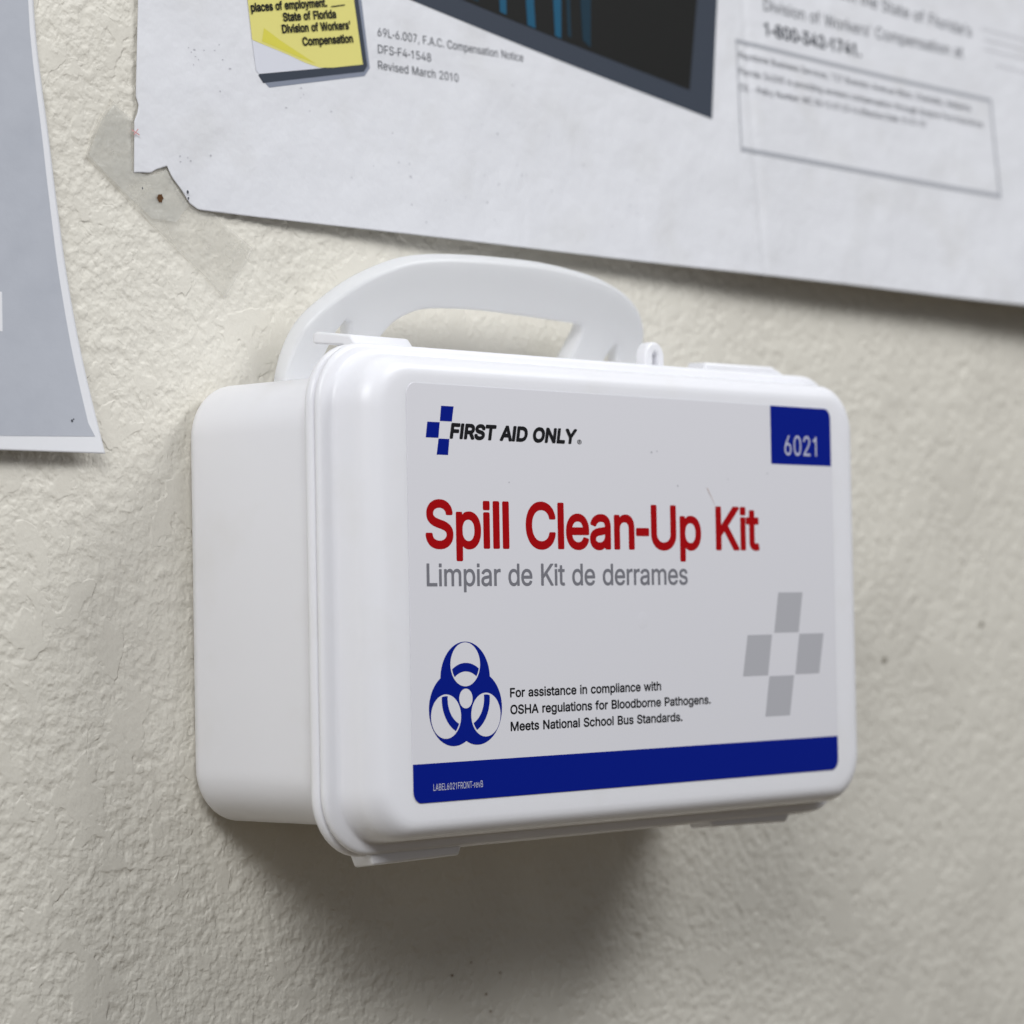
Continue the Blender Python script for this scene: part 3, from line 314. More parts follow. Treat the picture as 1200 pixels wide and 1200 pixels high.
style("text", 23.47, """ 298;
.240;108,-26,140,-26,166,-17,189,2,201,24,203,50,199,64,194,74,174,94,148,107,134,110,112,110,82,102,64,90,55,82,43,60,40,46,41,30,44,18,51,6,62,-6,74,-15,88,-22
A611;14,-22,110,-23,124,-18,130,-10,188,119,424,119,481,-8,490,-19,502,-23,592,-23,602,-20,610,-12,613,-2,612,10,375,516,366,528,354,532,254,532,246,530,237,522,-1,10,-3,-2,-1,-10,6,-18|234,222,304,389,344,292,376,222
B581;70,-22,328,-23,388,-19,426,-11,464,3,500,24,524,46,540,70,552,100,556,124,555,158,546,192,529,220,504,247,470,268,492,284,514,308,526,336,530,364,529,398,520,428,505,456,478,484,452,501,420,516,388,525,348,531,74,532,64,529,58,524,53,512,53,-2,58,-14|184,80,184,208,320,208,358,204,380,197,402,185,417,170,427,154,429,132,423,114,408,99,386,89,358,83,326,80|184,308,184,429,310,429,350,425,370,419,384,410,396,400,403,386,405,368,398,346,382,330,354,316,330,310,306,308
F523;70,-22,164,-23,172,-20,180,-12,182,-2,183,198,444,198,456,204,464,216,464,284,458,293,446,301,183,302,183,428,478,430,488,438,494,450,494,512,490,520,486,527,472,532,74,532,64,529,58,524,53,512,53,-2,58,-14
H659;70,-22,164,-23,174,-18,180,-10,182,-2,184,209,476,208,476,-2,480,-12,488,-20,498,-23,584,-23,592,-22,600,-16,606,-2,606,512,603,520,598,527,584,532,498,532,488,529,480,522,476,512,476,312,183,312,182,512,179,522,172,529,162,532,74,532,68,530,59,524,53,512,53,-2,58,-14
M800;70,-22,160,-23,170,-18,178,-8,180,316,346,-14,352,-20,360,-23,438,-23,448,-20,456,-12,618,316,620,-8,628,-18,638,-23,726,-23,738,-18,744,-12,747,-2,747,512,742,523,736,529,726,532,604,532,594,529,588,524,427,196,402,136,381,184,212,524,204,530,196,532,74,532,62,527,56,520,53,512,53,-2,58,-14
N667;70,-22,164,-23,174,-18,182,-6,182,351,238,276,478,-18,492,-23,592,-23,600,-21,608,-16,614,-2,614,512,610,520,606,527,592,532,504,532,494,527,486,516,484,161,188,527,176,532,74,532,68,530,59,524,53,512,53,-2,58,-14
O679;314,-30,378,-29,438,-19,490,-1,518,13,540,27,564,46,581,64,612,104,634,148,648,202,652,258,650,292,645,322,629,372,604,416,585,440,562,463,518,495,490,510,464,520,434,529,404,535,364,539,328,539,266,533,208,517,184,507,156,491,113,458,94,438,74,412,60,390,46,360,37,332,31,304,28,276,28,232,36,180,46,148,57,124,70,102,88,76,110,53,132,34,156,17,184,2,216,-11,246,-20,278,-26|330,76,292,81,256,92,226,108,197,132,176,162,163,194,156,226,155,270,161,308,172,338,192,370,216,394,246,413,284,426,320,432,362,432,396,426,432,413,462,395,487,372,508,340,519,308,524,268,524,232,518,196,508,170,488,138,466,116,438,98,408,86,370,78
P566;70,-22,162,-23,172,-20,179,-12,182,-2,183,162,326,163,360,166,396,173,428,183,462,201,490,221,509,242,528,272,539,302,544,328,544,368,537,400,523,432,509,454,484,478,456,497,420,514,392,523,352,530,312,532,74,532,64,529,58,524,53,512,53,-2,58,-14|184,265,183,428,302,429,344,425,368,418,384,410,396,399,407,386,412,374,415,358,415,338,412,322,406,308,398,298,376,280,350,271,320,266
S569;256,-32,312,-32,354,-28,400,-18,444,-1,478,18,505,42,528,74,541,110,543,126,543,156,540,174,533,194,523,212,514,222,496,240,476,254,440,273,404,287,270,317,216,332,188,347,178,356,172,364,170,378,174,392,186,406,198,416,218,425,240,431,266,435,292,436,338,430,358,424,378,414,398,398,404,386,409,366,416,359,424,355,514,355,526,360,532,366,534,376,531,406,518,438,498,464,474,486,442,507,406,522,364,533,316,539,250,538,200,530,152,514,110,491,77,462,65,446,55,428,45,398,43,362,46,342,52,324,63,304,73,290,90,274,104,264,140,245,188,227,322,196,370,183,400,168,410,160,415,152,418,138,414,122,406,112,390,97,372,88,350,80,326,75,290,72,262,73,234,77,210,84,188,94,166,112,159,126,153,148,146,156,138,160,46,160,36,157,30,152,26,144,25,132,29,110,37,86,57,52,84,25,116,4,164,-16,210,-27
a496;182,-32,224,-32,266,-26,302,-14,330,1,330,-6,334,-14,340,-20,350,-23,434,-23,444,-19,451,-10,453,-2,453,262,449,292,437,322,417,350,394,370,366,386,326,399,272,407,212,406,156,396,116,382,76,357,49,330,30,300,30,284,34,276,42,270,124,251,134,251,142,255,163,280,178,292,200,301,222,306,254,308,290,303,312,293,324,280,328,258,322,254,170,237,132,229,96,217,70,205,54,193,36,176,24,154,18,138,15,120,16,88,25,58,45,28,70,4,104,-14,142,-26|210,68,170,75,148,88,142,96,141,108,143,116,150,124,168,134,192,140,328,158,328,138,326,124,317,108,302,92,280,80,260,73,236,69
b540;268,-30,310,-31,334,-29,360,-24,390,-14,416,-2,438,13,458,29,477,50,492,72,502,92,512,120,518,150,520,170,520,210,515,244,507,272,494,302,485,316,472,332,450,354,412,381,368,398,314,407,272,407,248,405,210,395,168,372,168,512,165,522,158,529,148,532,60,531,49,524,44,512,45,-8,52,-18,64,-23,148,-23,156,-19,162,-14,166,-4,166,8,186,-6,216,-20,240,-27|272,70,246,74,226,81,206,94,190,110,180,126,171,152,167,186,168,206,172,230,180,252,190,268,206,285,224,296,246,303,278,307,298,306,320,302,338,295,356,283,373,266,384,246,392,220,395,194,394,170,389,146,380,124,371,110,356,94,336,81,320,75,298,71
c505;240,-30,288,-31,330,-26,368,-15,400,0,430,19,456,44,473,68,486,98,486,106,483,114,472,124,394,140,384,140,376,137,370,132,354,104,344,94,328,83,288,71,266,69,246,70,218,76,196,87,175,104,159,126,151,148,146,174,146,200,151,228,160,250,171,268,190,285,210,297,232,304,260,307,290,305,312,300,330,292,344,283,358,266,368,248,376,241,384,239,466,254,476,258,482,266,485,280,478,298,461,326,442,347,418,366,398,378,376,388,338,400,288,407,228,406,178,396,134,379,96,354,65,322,40,284,26,244,21,214,20,192,24,140,38,96,62,58,96,23,120,5,142,-7,188,-23
d540;226,-30,270,-31,310,-25,350,-8,376,8,376,-6,379,-12,386,-20,394,-23,480,-23,490,-18,496,-8,498,-2,498,512,492,524,482,531,394,532,384,529,378,524,373,512,372,371,356,383,332,395,294,405,268,407,228,407,202,404,174,398,130,380,94,357,63,324,50,306,39,284,29,258,23,232,20,202,20,176,23,146,29,120,37,98,50,72,68,46,86,26,122,0,146,-12,174,-22,202,-28|252,70,226,74,206,81,186,93,171,108,157,132,150,152,146,176,146,202,150,228,158,250,170,268,184,282,204,295,226,303,252,306,278,306,300,302,322,293,342,278,356,262,364,248,371,224,374,202,374,174,370,150,363,130,350,108,338,95,320,83,304,76,278,71
e515;244,-30,294,-31,332,-27,366,-19,400,-6,434,14,458,36,476,60,488,88,485,104,474,113,388,128,376,124,354,95,340,85,328,79,290,70,250,70,226,74,200,83,178,98,160,118,152,136,150,146,476,146,486,149,493,156,496,166,496,208,491,248,479,286,459,322,430,353,398,375,358,393,312,404,284,407,250,407,206,403,164,392,118,370,82,343,56,312,36,274,23,228,20,200,20,174,26,132,33,108,43,86,67,50,84,32,104,16,146,-9,190,-23|152,244,159,258,171,274,192,290,220,302,258,307,294,304,324,294,348,274,358,260,365,244
f322;97,-22,186,-23,195,-18,203,-8,204,304,296,304,309,312,314,324,314,382,311,390,306,397,292,402,204,402,205,430,212,442,228,449,250,451,292,445,305,450,314,466,333,516,333,526,330,532,318,543,276,552,224,553,188,548,154,537,134,526,118,514,102,498,92,484,86,470,81,450,80,402,2,402,-8,397,-14,388,-16,324,-12,316,-8,309,6,304,80,304,80,-2,85,-14
g542;236,-174,284,-174,322,-171,362,-163,396,-152,424,-138,450,-119,470,-98,486,-72,494,-46,498,-14,498,382,492,394,482,401,394,402,386,399,379,392,376,384,376,370,354,384,334,394,314,401,294,405,270,407,230,407,202,404,174,398,130,380,94,357,63,324,47,300,36,278,25,244,20,210,20,172,26,134,36,104,50,78,69,52,92,31,120,12,152,-2,188,-13,226,-18,272,-18,308,-13,344,0,373,16,372,-20,364,-40,354,-51,342,-58,312,-69,286,-73,258,-74,210,-68,180,-55,142,-22,130,-18,120,-19,56,-47,45,-56,42,-72,48,-86,76,-117,102,-137,130,-151,166,-163,206,-171|252,82,230,85,204,93,186,103,170,118,156,140,149,160,146,186,147,214,153,238,164,260,176,274,196,291,214,300,236,305,258,307,286,305,312,298,332,288,346,276,357,262,366,244,372,222,374,194,373,168,368,146,360,128,350,114,338,103,320,93,304,87,280,83
h523;61,-22,148,-23,158,-20,165,-12,168,-2,168,228,172,254,183,274,204,291,232,302,264,306,292,304,320,295,340,280,351,258,354,238,354,-2,358,-14,366,-21,374,-23,458,-23,470,-18,478,-6,478,260,471,298,456,332,430,363,404,381,368,397,332,405,280,407,244,404,208,394,168,374,168,512,163,524,150,532,62,532,49,524,44,512,44,-2,49,-14
i212;61,-22,150,-23,160,-18,168,-6,168,382,163,394,150,402,62,402,49,394,44,382,44,-2,49,-14|58,436,150,436,164,441,169,448,172,456,172,518,167,530,160,535,150,538,62,538,50,533,44,526,41,518,41,456,46,444
l204;55,-22,148,-23,160,-15,166,-4,166,512,160,524,148,532,56,532,44,524,38,514,38,-2,43,-14
m778;61,-22,148,-23,158,-20,165,-12,168,-2,168,238,171,258,182,278,198,293,224,303,252,307,276,305,300,298,316,285,325,270,326,-2,330,-12,336,-19,348,-23,430,-23,440,-20,447,-12,450,-2,450,246,452,260,461,280,472,290,482,297,508,305,536,307,562,304,588,295,601,284,608,266,609,-2,612,-12,618,-19,630,-23,712,-23,722,-20,730,-12,733,-2,733,264,729,296,715,332,697,356,666,382,628,399,586,408,536,409,486,400,460,390,438,379,406,354,388,374,364,390,340,401,308,408,264,409,230,404,200,394,166,374,166,384,162,392,156,398,148,402,66,402,56,399,47,390,44,382,44,-2,49,-14
n523;61,-22,148,-23,158,-20,165,-12,168,-2,168,228,172,254,183,274,204,291,232,302,264,306,292,304,320,295,340,280,351,258,354,238,354,-2,358,-14,366,-21,376,-23,458,-23,466,-21,472,-15,478,-2,477,270,471,298,460,324,446,346,430,361,408,379,380,393,348,402,312,407,270,407,234,402,198,390,166,372,166,384,162,392,156,398,148,402,66,402,58,400,50,394,44,382,44,-2,49,-14
o529;240,-30,288,-31,332,-25,374,-13,410,5,440,27,469,60,491,96,504,136,509,174,507,222,497,264,479,302,456,332,424,362,384,385,338,400,286,407,228,406,178,396,134,379,96,354,65,322,40,284,26,244,21,214,20,192,24,140,38,96,62,58,96,23,120,5,142,-7,188,-23|256,70,232,72,206,81,186,94,169,110,158,128,149,156,146,182,147,210,153,234,163,256,177,274,196,289,214,299,238,305,268,307,290,305,312,300,330,291,348,278,363,262,374,240,381,216,383,192,382,168,377,144,369,124,356,106,342,93,322,80,304,74,282,70
p540;61,-166,148,-166,158,-163,165,-156,168,-146,168,6,204,-15,224,-23,246,-28,282,-31,314,-31,340,-28,386,-16,420,1,458,29,483,58,502,92,515,132,520,170,518,228,507,272,492,306,464,342,434,367,408,383,378,395,346,403,314,407,268,407,228,401,192,387,166,370,166,384,163,390,156,398,148,402,66,402,56,399,49,394,44,382,44,-146,49,-158|272,70,246,74,226,81,206,94,190,110,180,126,171,152,167,186,168,206,172,230,180,252,190,268,206,285,224,296,246,303,278,307,298,306,320,302,338,295,356,283,373,266,384,246,392,220,395,194,394,170,389,146,380,124,371,110,356,94,336,81,320,75,298,71
r330;61,-22,148,-23,158,-20,165,-12,168,-2,168,236,172,258,179,270,190,281,218,296,240,301,262,303,312,299,325,304,330,310,333,320,333,386,329,398,322,404,314,407,284,408,236,406,198,395,166,378,165,386,160,394,154,400,146,402,64,402,54,398,47,390,44,382,44,-2,49,-14
s465;206,-30,256,-31,294,-27,330,-19,360,-8,392,10,414,31,431,52,442,78,445,94,445,116,439,144,424,170,398,195,370,211,330,225,192,253,172,262,163,272,162,278,165,286,180,298,208,307,236,310,270,307,292,300,309,286,324,262,336,254,348,254,414,266,427,272,435,282,436,296,424,322,409,344,388,364,366,379,342,391,316,399,276,406,214,407,168,401,134,391,98,374,72,355,51,328,39,300,37,286,37,262,44,232,51,218,62,204,88,182,116,167,154,154,288,127,306,120,316,110,318,102,316,96,296,80,266,71,234,68,198,71,182,75,166,82,151,96,138,122,126,130,114,130,42,117,34,114,27,108,23,100,23,90,32,62,48,36,70,14,98,-4,134,-19,170,-27
t289;192,-26,242,-27,274,-22,286,-16,292,-10,295,0,280,62,272,72,260,77,222,73,198,75,187,80,184,94,184,304,262,304,274,308,280,314,283,324,283,384,278,394,266,402,184,402,184,474,181,482,172,491,162,494,78,494,68,489,60,476,59,402,2,402,-8,397,-12,390,-16,382,-15,322,-8,309,2,304,60,302,60,80,65,54,75,32,94,9,120,-8,154,-21
u523;210,-28,252,-28,292,-22,326,-10,356,7,360,-12,368,-20,374,-23,458,-23,468,-20,475,-12,478,-2,478,382,475,392,468,399,458,402,374,402,366,400,358,392,354,382,354,150,351,128,339,106,322,90,294,78,258,73,224,76,202,84,184,98,176,108,172,118,168,144,168,382,165,392,158,399,150,402,66,402,56,399,47,390,44,382,44,132,47,100,56,70,63,54,78,32,94,15,114,1,130,-8,160,-19,186,-25
w723;170,-22,256,-23,264,-21,273,-14,362,231,400,120,450,-14,456,-20,466,-23,550,-23,560,-20,569,-8,717,370,718,382,714,392,706,400,696,402,610,402,602,400,594,394,589,386,506,152,461,288,422,392,414,400,406,402,312,401,306,396,299,388,216,151,151,338,130,393,124,399,114,402,28,402,16,398,7,386,7,370,153,-6,160,-18""")
style("plain", 0, """ 234;
,188;38,-118,84,-118,136,71,68,70
-235;25,166,210,165,210,224,26,225
.188;88,-4,106,-3,122,4,135,18,141,34,140,52,134,66,120,80,112,84,100,87,84,86,68,78,55,64,50,48,51,30,58,14,72,2
0453;214,-6,234,-7,256,-5,292,5,308,13,324,24,351,52,370,80,379,100,389,128,400,178,405,234,404,294,397,348,385,394,377,414,365,436,342,468,330,479,310,493,296,501,274,510,238,516,198,514,164,504,146,495,130,484,116,472,102,456,81,424,64,380,53,330,48,274,49,214,56,160,68,114,87,74,110,42,124,29,142,15,162,5,178,-1|216,50,192,56,170,68,149,90,134,114,123,144,114,182,110,218,109,272,112,312,121,358,131,388,145,414,162,435,184,450,206,458,232,460,256,456,276,446,298,428,316,400,329,370,338,332,343,292,344,236,340,190,332,150,322,120,306,92,284,69,266,58,244,51
1400;180,0,242,0,242,509,186,509,164,454,120,428,62,420,62,372,180,372
2453;64,0,389,0,388,57,153,58,153,60,267,180,324,244,355,286,366,306,374,326,380,352,381,378,378,402,371,426,361,446,347,464,328,483,304,498,276,509,248,515,214,516,178,510,146,498,118,480,98,460,81,434,70,402,66,378,66,362,126,362,129,386,133,400,142,418,152,432,166,443,184,453,200,458,220,460,242,459,260,455,280,446,296,433,308,420,315,404,319,388,320,366,318,348,311,326,296,300,282,282,254,250,64,48
3453;204,-6,230,-7,268,-2,294,6,320,18,342,33,362,54,376,76,386,98,393,134,393,156,390,176,379,208,359,238,346,252,332,263,314,273,298,280,262,289,222,290,372,460,372,509,70,508,70,452,288,452,288,448,157,300,157,248,214,248,250,243,276,234,302,214,312,202,321,186,326,172,329,154,329,136,326,118,321,104,312,88,298,74,288,67,260,55,230,50,208,50,190,52,160,61,146,69,134,78,126,86,118,100,112,114,108,132,44,132,47,108,55,82,67,60,86,39,112,20,140,7,174,-3
4453;282,0,343,0,344,105,413,106,412,163,343,164,342,318,282,318,282,163,109,164,109,166,311,508,248,509,40,158,40,106,282,105
5453;208,-6,244,-6,266,-2,286,4,316,19,345,44,357,58,369,76,383,106,390,140,391,156,390,186,386,210,379,232,372,248,361,266,334,296,316,310,298,320,278,327,256,332,234,334,210,333,190,329,170,322,148,311,136,301,134,302,151,452,366,452,366,509,96,508,67,254,128,246,152,262,182,273,212,277,226,277,246,274,262,269,276,262,298,243,315,220,325,192,328,172,327,144,321,120,313,102,300,84,282,68,264,58,244,52,226,50,202,51,182,56,166,64,148,77,136,92,127,108,122,130,60,130,64,102,72,80,88,52,106,33,128,17,152,5,180,-3
6453;214,-6,238,-7,272,-2,302,9,322,22,345,42,362,62,376,88,385,116,389,146,389,168,387,188,382,210,375,230,367,246,354,264,336,281,322,292,302,302,282,309,258,313,242,314,216,313,200,309,176,298,322,508,320,509,252,508,137,340,109,296,82,244,74,224,68,202,64,168,64,150,67,124,77,90,84,74,93,60,116,34,134,20,150,10,182,-2|216,48,196,52,178,60,158,75,144,92,134,110,128,128,125,152,126,178,130,196,138,214,151,232,168,248,184,257,202,263,222,265,244,264,266,258,282,249,300,234,309,222,319,204,325,182,327,162,326,138,322,120,313,98,303,84,290,71,274,60,256,52,234,48
7453;97,0,164,0,166,2,391,448,390,509,62,508,62,452,323,452,323,448,315,432
8453;210,-6,252,-6,286,0,318,11,344,27,369,50,385,72,396,98,401,126,401,144,396,172,388,194,375,216,356,236,342,248,324,258,300,266,300,267,324,276,342,288,359,308,372,330,380,356,382,384,379,410,372,430,361,450,351,464,338,477,318,491,298,502,280,509,258,514,238,516,214,516,190,513,170,508,150,500,128,488,112,475,96,458,85,442,75,418,70,390,71,362,79,332,91,310,108,290,128,276,152,267,153,266,132,259,114,250,100,241,84,224,71,206,60,184,54,162,52,146,53,116,60,88,74,62,92,40,116,22,148,6,174,-2|212,50,188,53,166,60,148,71,133,86,122,104,116,124,115,146,118,164,127,184,138,200,152,213,172,225,194,232,216,235,240,234,266,230,284,223,300,213,314,200,325,184,333,168,336,154,337,132,334,114,328,100,319,86,304,71,288,61,272,55,254,51,236,49|214,290,192,294,174,302,160,312,149,324,141,336,135,354,133,380,135,396,140,412,151,430,162,440,172,447,190,455,208,459,234,460,254,457,270,452,286,443,298,434,308,420,315,404,318,390,319,372,317,354,314,344,307,330,296,316,282,304,266,296,252,292,236,290
9453;130,0,200,1,339,204,365,252,380,290,388,328,389,358,384,394,373,424,356,454,334,478,308,495,276,509,248,515,216,516,184,511,152,499,122,480,99,458,80,428,70,402,66,382,64,358,65,328,69,304,76,282,84,266,97,248,112,231,132,217,150,207,172,200,194,196,222,195,242,197,258,202,276,212|216,244,192,248,174,257,159,268,143,286,134,304,127,328,125,348,126,370,131,390,139,410,151,426,168,442,184,452,202,458,222,460,244,459,266,453,282,444,296,432,309,416,319,398,325,376,327,356,326,330,321,310,313,292,303,278,290,265,278,256,256,247,234,243
:188;88,-4,106,-3,122,4,135,18,141,34,140,52,134,66,120,80,112,84,100,87,84,86,68,78,55,64,50,48,51,30,58,14,72,2|88,272,106,272,122,279,135,292,141,310,140,328,133,344,118,356,100,362,82,360,66,352,55,338,50,322,51,304,58,290,72,277
A479;16,0,85,0,133,140,136,142,344,142,395,0,463,0,276,509,201,508|156,199,155,202,191,302,238,455,287,302,324,200
B456;60,0,256,0,278,1,306,5,336,14,368,31,388,50,404,74,414,100,418,130,416,166,407,194,390,222,370,240,342,256,315,262,316,267,334,273,354,284,366,293,377,304,387,320,391,328,396,346,398,364,398,384,395,406,390,422,383,438,372,456,358,470,346,481,330,491,298,503,254,509,60,508|126,57,126,231,254,231,280,228,300,221,318,210,334,196,345,180,352,162,355,146,355,130,353,116,348,102,341,92,330,80,318,71,290,61,258,57|126,285,126,452,246,452,268,450,286,445,302,438,311,430,323,418,330,404,335,388,336,368,334,352,328,336,321,322,310,310,300,302,274,290,248,285
C510;252,-6,292,-6,330,1,368,16,398,34,423,56,445,86,463,122,473,160,408,160,401,136,392,118,381,102,366,87,344,72,328,64,302,56,278,53,256,53,230,57,208,64,188,73,172,84,155,100,141,118,128,138,113,176,105,216,103,240,103,270,108,312,119,350,136,384,149,402,162,416,188,435,216,448,246,455,278,456,312,450,344,437,366,422,376,411,387,398,396,384,408,348,473,348,463,386,451,414,433,440,410,465,384,484,358,498,316,511,280,516,254,516,226,513,204,508,184,501,150,484,130,470,112,454,98,438,83,416,73,400,60,372,53,352,46,324,40,270,40,238,42,212,52,160,67,120,81,94,94,76,122,46,140,31,162,18,184,8,204,1,226,-4
D502;60,0,234,0,268,3,302,10,336,23,372,44,399,68,423,100,437,126,446,150,458,198,462,238,462,264,457,318,444,366,434,390,422,412,408,432,392,448,378,462,358,475,340,485,316,495,288,503,264,507,234,509,60,508|126,57,125,452,228,452,248,451,276,446,308,435,320,428,338,415,362,390,378,364,391,326,396,302,399,270,398,226,391,184,376,144,365,124,346,101,318,81,290,68,264,61,230,57
E418;60,0,375,0,374,57,125,58,126,229,355,230,354,286,126,286,125,452,372,452,372,509,60,508
F410;60,0,125,0,126,221,346,222,346,278,125,278,125,452,368,452,368,509,60,508
H517;60,0,125,0,126,232,392,232,392,0,457,0,456,509,392,508,392,289,126,289,125,508,60,508
I186;58,0,128,0,128,509,58,508
K467;60,0,125,0,125,168,198,244,372,0,449,0,243,288,448,509,364,508,174,304,124,243,125,508,60,508
L393;60,0,361,0,360,57,125,58,124,509,60,508
M628;60,0,122,0,122,328,120,434,170,290,286,0,342,0,343,2,460,300,506,434,504,328,504,0,568,0,568,509,476,508,352,188,314,73,282,176,152,508,60,508
N523;60,0,125,0,125,306,120,429,202,290,386,1,463,0,462,509,399,508,399,148,402,80,388,108,355,164,136,508,60,508
O533;252,-6,280,-7,300,-5,322,-1,350,8,372,18,390,29,422,55,448,88,464,114,472,132,486,180,491,212,493,238,493,270,491,298,482,346,465,392,452,414,438,434,408,466,390,480,372,491,350,501,330,508,308,513,280,516,254,516,226,513,204,508,184,501,150,484,132,471,114,454,96,434,82,414,70,394,60,372,53,352,46,324,40,270,40,238,42,212,52,160,60,136,70,114,95,74,108,60,128,41,162,18,184,8,204,1,226,-4|254,54,218,60,200,67,184,76,160,95,137,122,121,152,110,188,104,224,103,270,108,312,119,350,135,382,155,408,180,431,208,445,240,454,256,456,278,456,312,450,344,436,370,417,393,392,411,360,423,324,429,286,430,238,425,194,415,160,399,126,380,101,368,90,352,78,320,62,288,54
P444;60,0,125,0,126,186,250,186,278,189,302,194,332,207,354,222,375,242,390,264,403,300,409,336,408,370,402,400,390,430,375,452,352,474,326,491,292,503,250,509,60,508|126,242,126,452,238,452,264,450,280,446,294,441,306,433,318,423,330,408,338,390,343,370,344,342,342,320,336,300,325,280,314,268,302,259,288,251,256,243
R449;60,0,125,0,125,198,246,198,353,0,428,0,314,208,336,218,354,229,368,241,382,258,393,276,401,296,406,316,409,340,409,364,406,388,401,408,392,430,383,446,372,460,352,477,334,489,314,497,294,503,250,509,60,508|126,255,126,452,240,452,264,450,282,446,298,440,314,430,326,418,334,406,341,386,345,362,345,342,341,318,334,300,327,290,314,277,292,264,276,259,258,256
S446;208,-8,238,-9,284,-3,314,7,348,25,362,35,375,48,391,72,402,96,408,128,407,160,399,190,393,202,381,218,360,238,336,252,310,265,276,276,208,294,164,310,140,326,128,336,120,348,115,368,116,390,122,406,132,422,148,437,164,447,180,453,204,458,236,459,258,456,278,450,298,440,312,429,325,414,333,398,338,378,401,378,397,408,386,434,372,456,350,477,326,493,296,506,268,513,240,516,202,515,172,510,142,500,110,483,87,462,70,440,58,414,52,382,53,354,60,326,73,304,96,280,124,262,158,247,256,219,296,205,312,196,326,186,335,176,342,164,346,142,344,120,336,102,323,84,308,72,286,60,260,52,236,49,212,49,184,53,162,60,144,70,125,86,116,98,108,116,104,137,38,136,42,108,52,80,67,56,90,31,112,16,142,3,174,-5
T448;193,0,257,0,257,452,416,452,416,509,32,508,32,452,193,452
U517;244,-8,272,-8,308,-4,334,3,364,15,388,31,413,54,433,80,444,102,452,126,457,160,456,509,393,508,393,174,390,148,383,126,377,112,366,96,352,82,336,71,322,63,304,57,282,53,266,52,246,52,222,55,204,60,186,68,168,80,153,96,141,112,134,126,127,148,124,174,124,508,60,508,60,166,62,142,69,112,81,86,95,64,115,42,132,28,156,14,182,3,210,-4
W686;155,0,230,0,318,322,342,432,364,336,455,0,530,0,670,508,603,508,510,146,492,64,462,198,380,508,306,508,215,162,194,62,170,172,82,508,16,509
Y472;203,0,268,0,268,208,454,509,381,508,270,328,249,290,236,263,204,324,91,508,16,508,203,208
a389;148,-8,170,-9,188,-7,204,-3,222,4,236,11,248,21,262,36,272,52,277,52,278,0,337,0,337,258,333,292,328,308,321,322,313,336,302,347,276,366,246,378,218,383,182,384,148,379,116,369,92,356,67,334,52,314,41,292,100,274,117,300,126,309,140,318,156,325,170,329,200,331,224,328,248,318,260,308,271,288,275,274,276,250,273,242,266,235,244,228,142,215,100,204,80,194,62,183,48,168,38,152,31,126,30,112,31,90,37,66,50,42,68,21,90,7,118,-4|160,46,140,49,120,56,108,66,98,78,93,92,92,112,95,126,103,140,118,152,136,160,166,167,210,172,248,179,266,184,276,190,276,134,275,124,269,104,257,84,238,65,216,53,190,46
b424;216,-8,240,-8,258,-6,282,0,302,9,318,19,334,33,350,50,362,68,371,86,380,112,386,138,389,160,390,182,389,218,385,246,379,270,370,294,362,308,350,326,334,344,314,361,298,369,278,377,258,382,240,384,216,384,192,381,174,375,156,364,144,354,134,342,118,320,114,319,114,508,54,509,53,0,112,0,112,58,118,59,139,30,158,13,172,4,186,-2|208,48,188,51,168,61,148,78,134,96,125,114,117,142,113,176,113,202,116,230,123,258,133,280,146,298,164,314,182,324,204,329,230,330,252,326,270,318,288,304,304,286,315,264,323,238,328,202,328,176,325,150,318,122,307,98,293,78,272,61,254,52,230,47
c396;194,-8,220,-8,254,-3,278,5,304,19,321,34,341,56,354,78,363,102,304,117,292,88,280,74,268,64,256,57,238,50,224,47,202,46,176,50,152,61,128,82,114,104,104,128,98,156,96,194,98,220,105,250,115,274,128,294,148,313,166,323,184,328,202,330,226,329,252,322,272,310,283,298,292,286,304,262,362,278,354,300,345,316,329,336,312,351,292,364,270,374,244,381,220,384,196,384,176,382,148,375,116,360,92,340,78,326,67,310,50,278,39,242,34,202,35,160,42,120,56,84,75,54,100,29,126,11,158,-2
d424;182,-8,206,-8,224,-6,240,-2,252,4,278,22,287,30,308,59,313,58,314,0,372,0,372,509,311,508,310,319,306,320,296,336,277,356,264,367,250,375,232,381,208,384,186,384,168,382,150,378,130,371,112,361,98,351,81,334,68,316,58,300,48,276,40,250,36,226,34,204,34,174,36,150,41,124,47,102,56,82,68,60,79,44,94,30,110,16,130,5,146,-1,168,-6|192,48,172,51,152,61,134,76,120,94,111,112,101,140,97,164,96,202,99,228,106,256,116,278,130,298,148,314,168,324,186,329,214,330,236,326,258,316,278,299,290,284,300,264,308,236,312,202,312,176,309,148,301,120,290,96,275,76,258,61,238,52,214,47
e404;198,-8,224,-8,256,-4,282,3,302,13,324,28,341,46,355,66,365,90,306,105,297,88,285,72,272,62,258,54,242,49,222,46,192,47,174,51,158,57,144,66,130,78,116,96,110,106,102,128,98,146,96,168,371,170,370,224,365,256,355,288,337,320,324,336,312,347,284,366,254,378,216,384,182,383,150,376,124,365,108,355,92,342,77,326,67,312,50,280,39,242,34,202,35,158,42,120,53,90,63,72,76,52,102,26,130,9,164,-3|96,221,99,242,105,262,114,280,128,297,146,313,162,322,180,328,200,330,222,329,242,325,260,316,272,307,287,290,298,270,305,248,309,222
f253;81,0,142,0,142,326,228,328,228,379,142,380,142,428,145,444,154,459,162,466,172,471,188,474,200,474,216,472,227,468,243,520,232,525,212,529,178,530,148,524,126,514,114,506,100,492,93,482,86,466,81,440,81,380,6,378,6,327,81,326
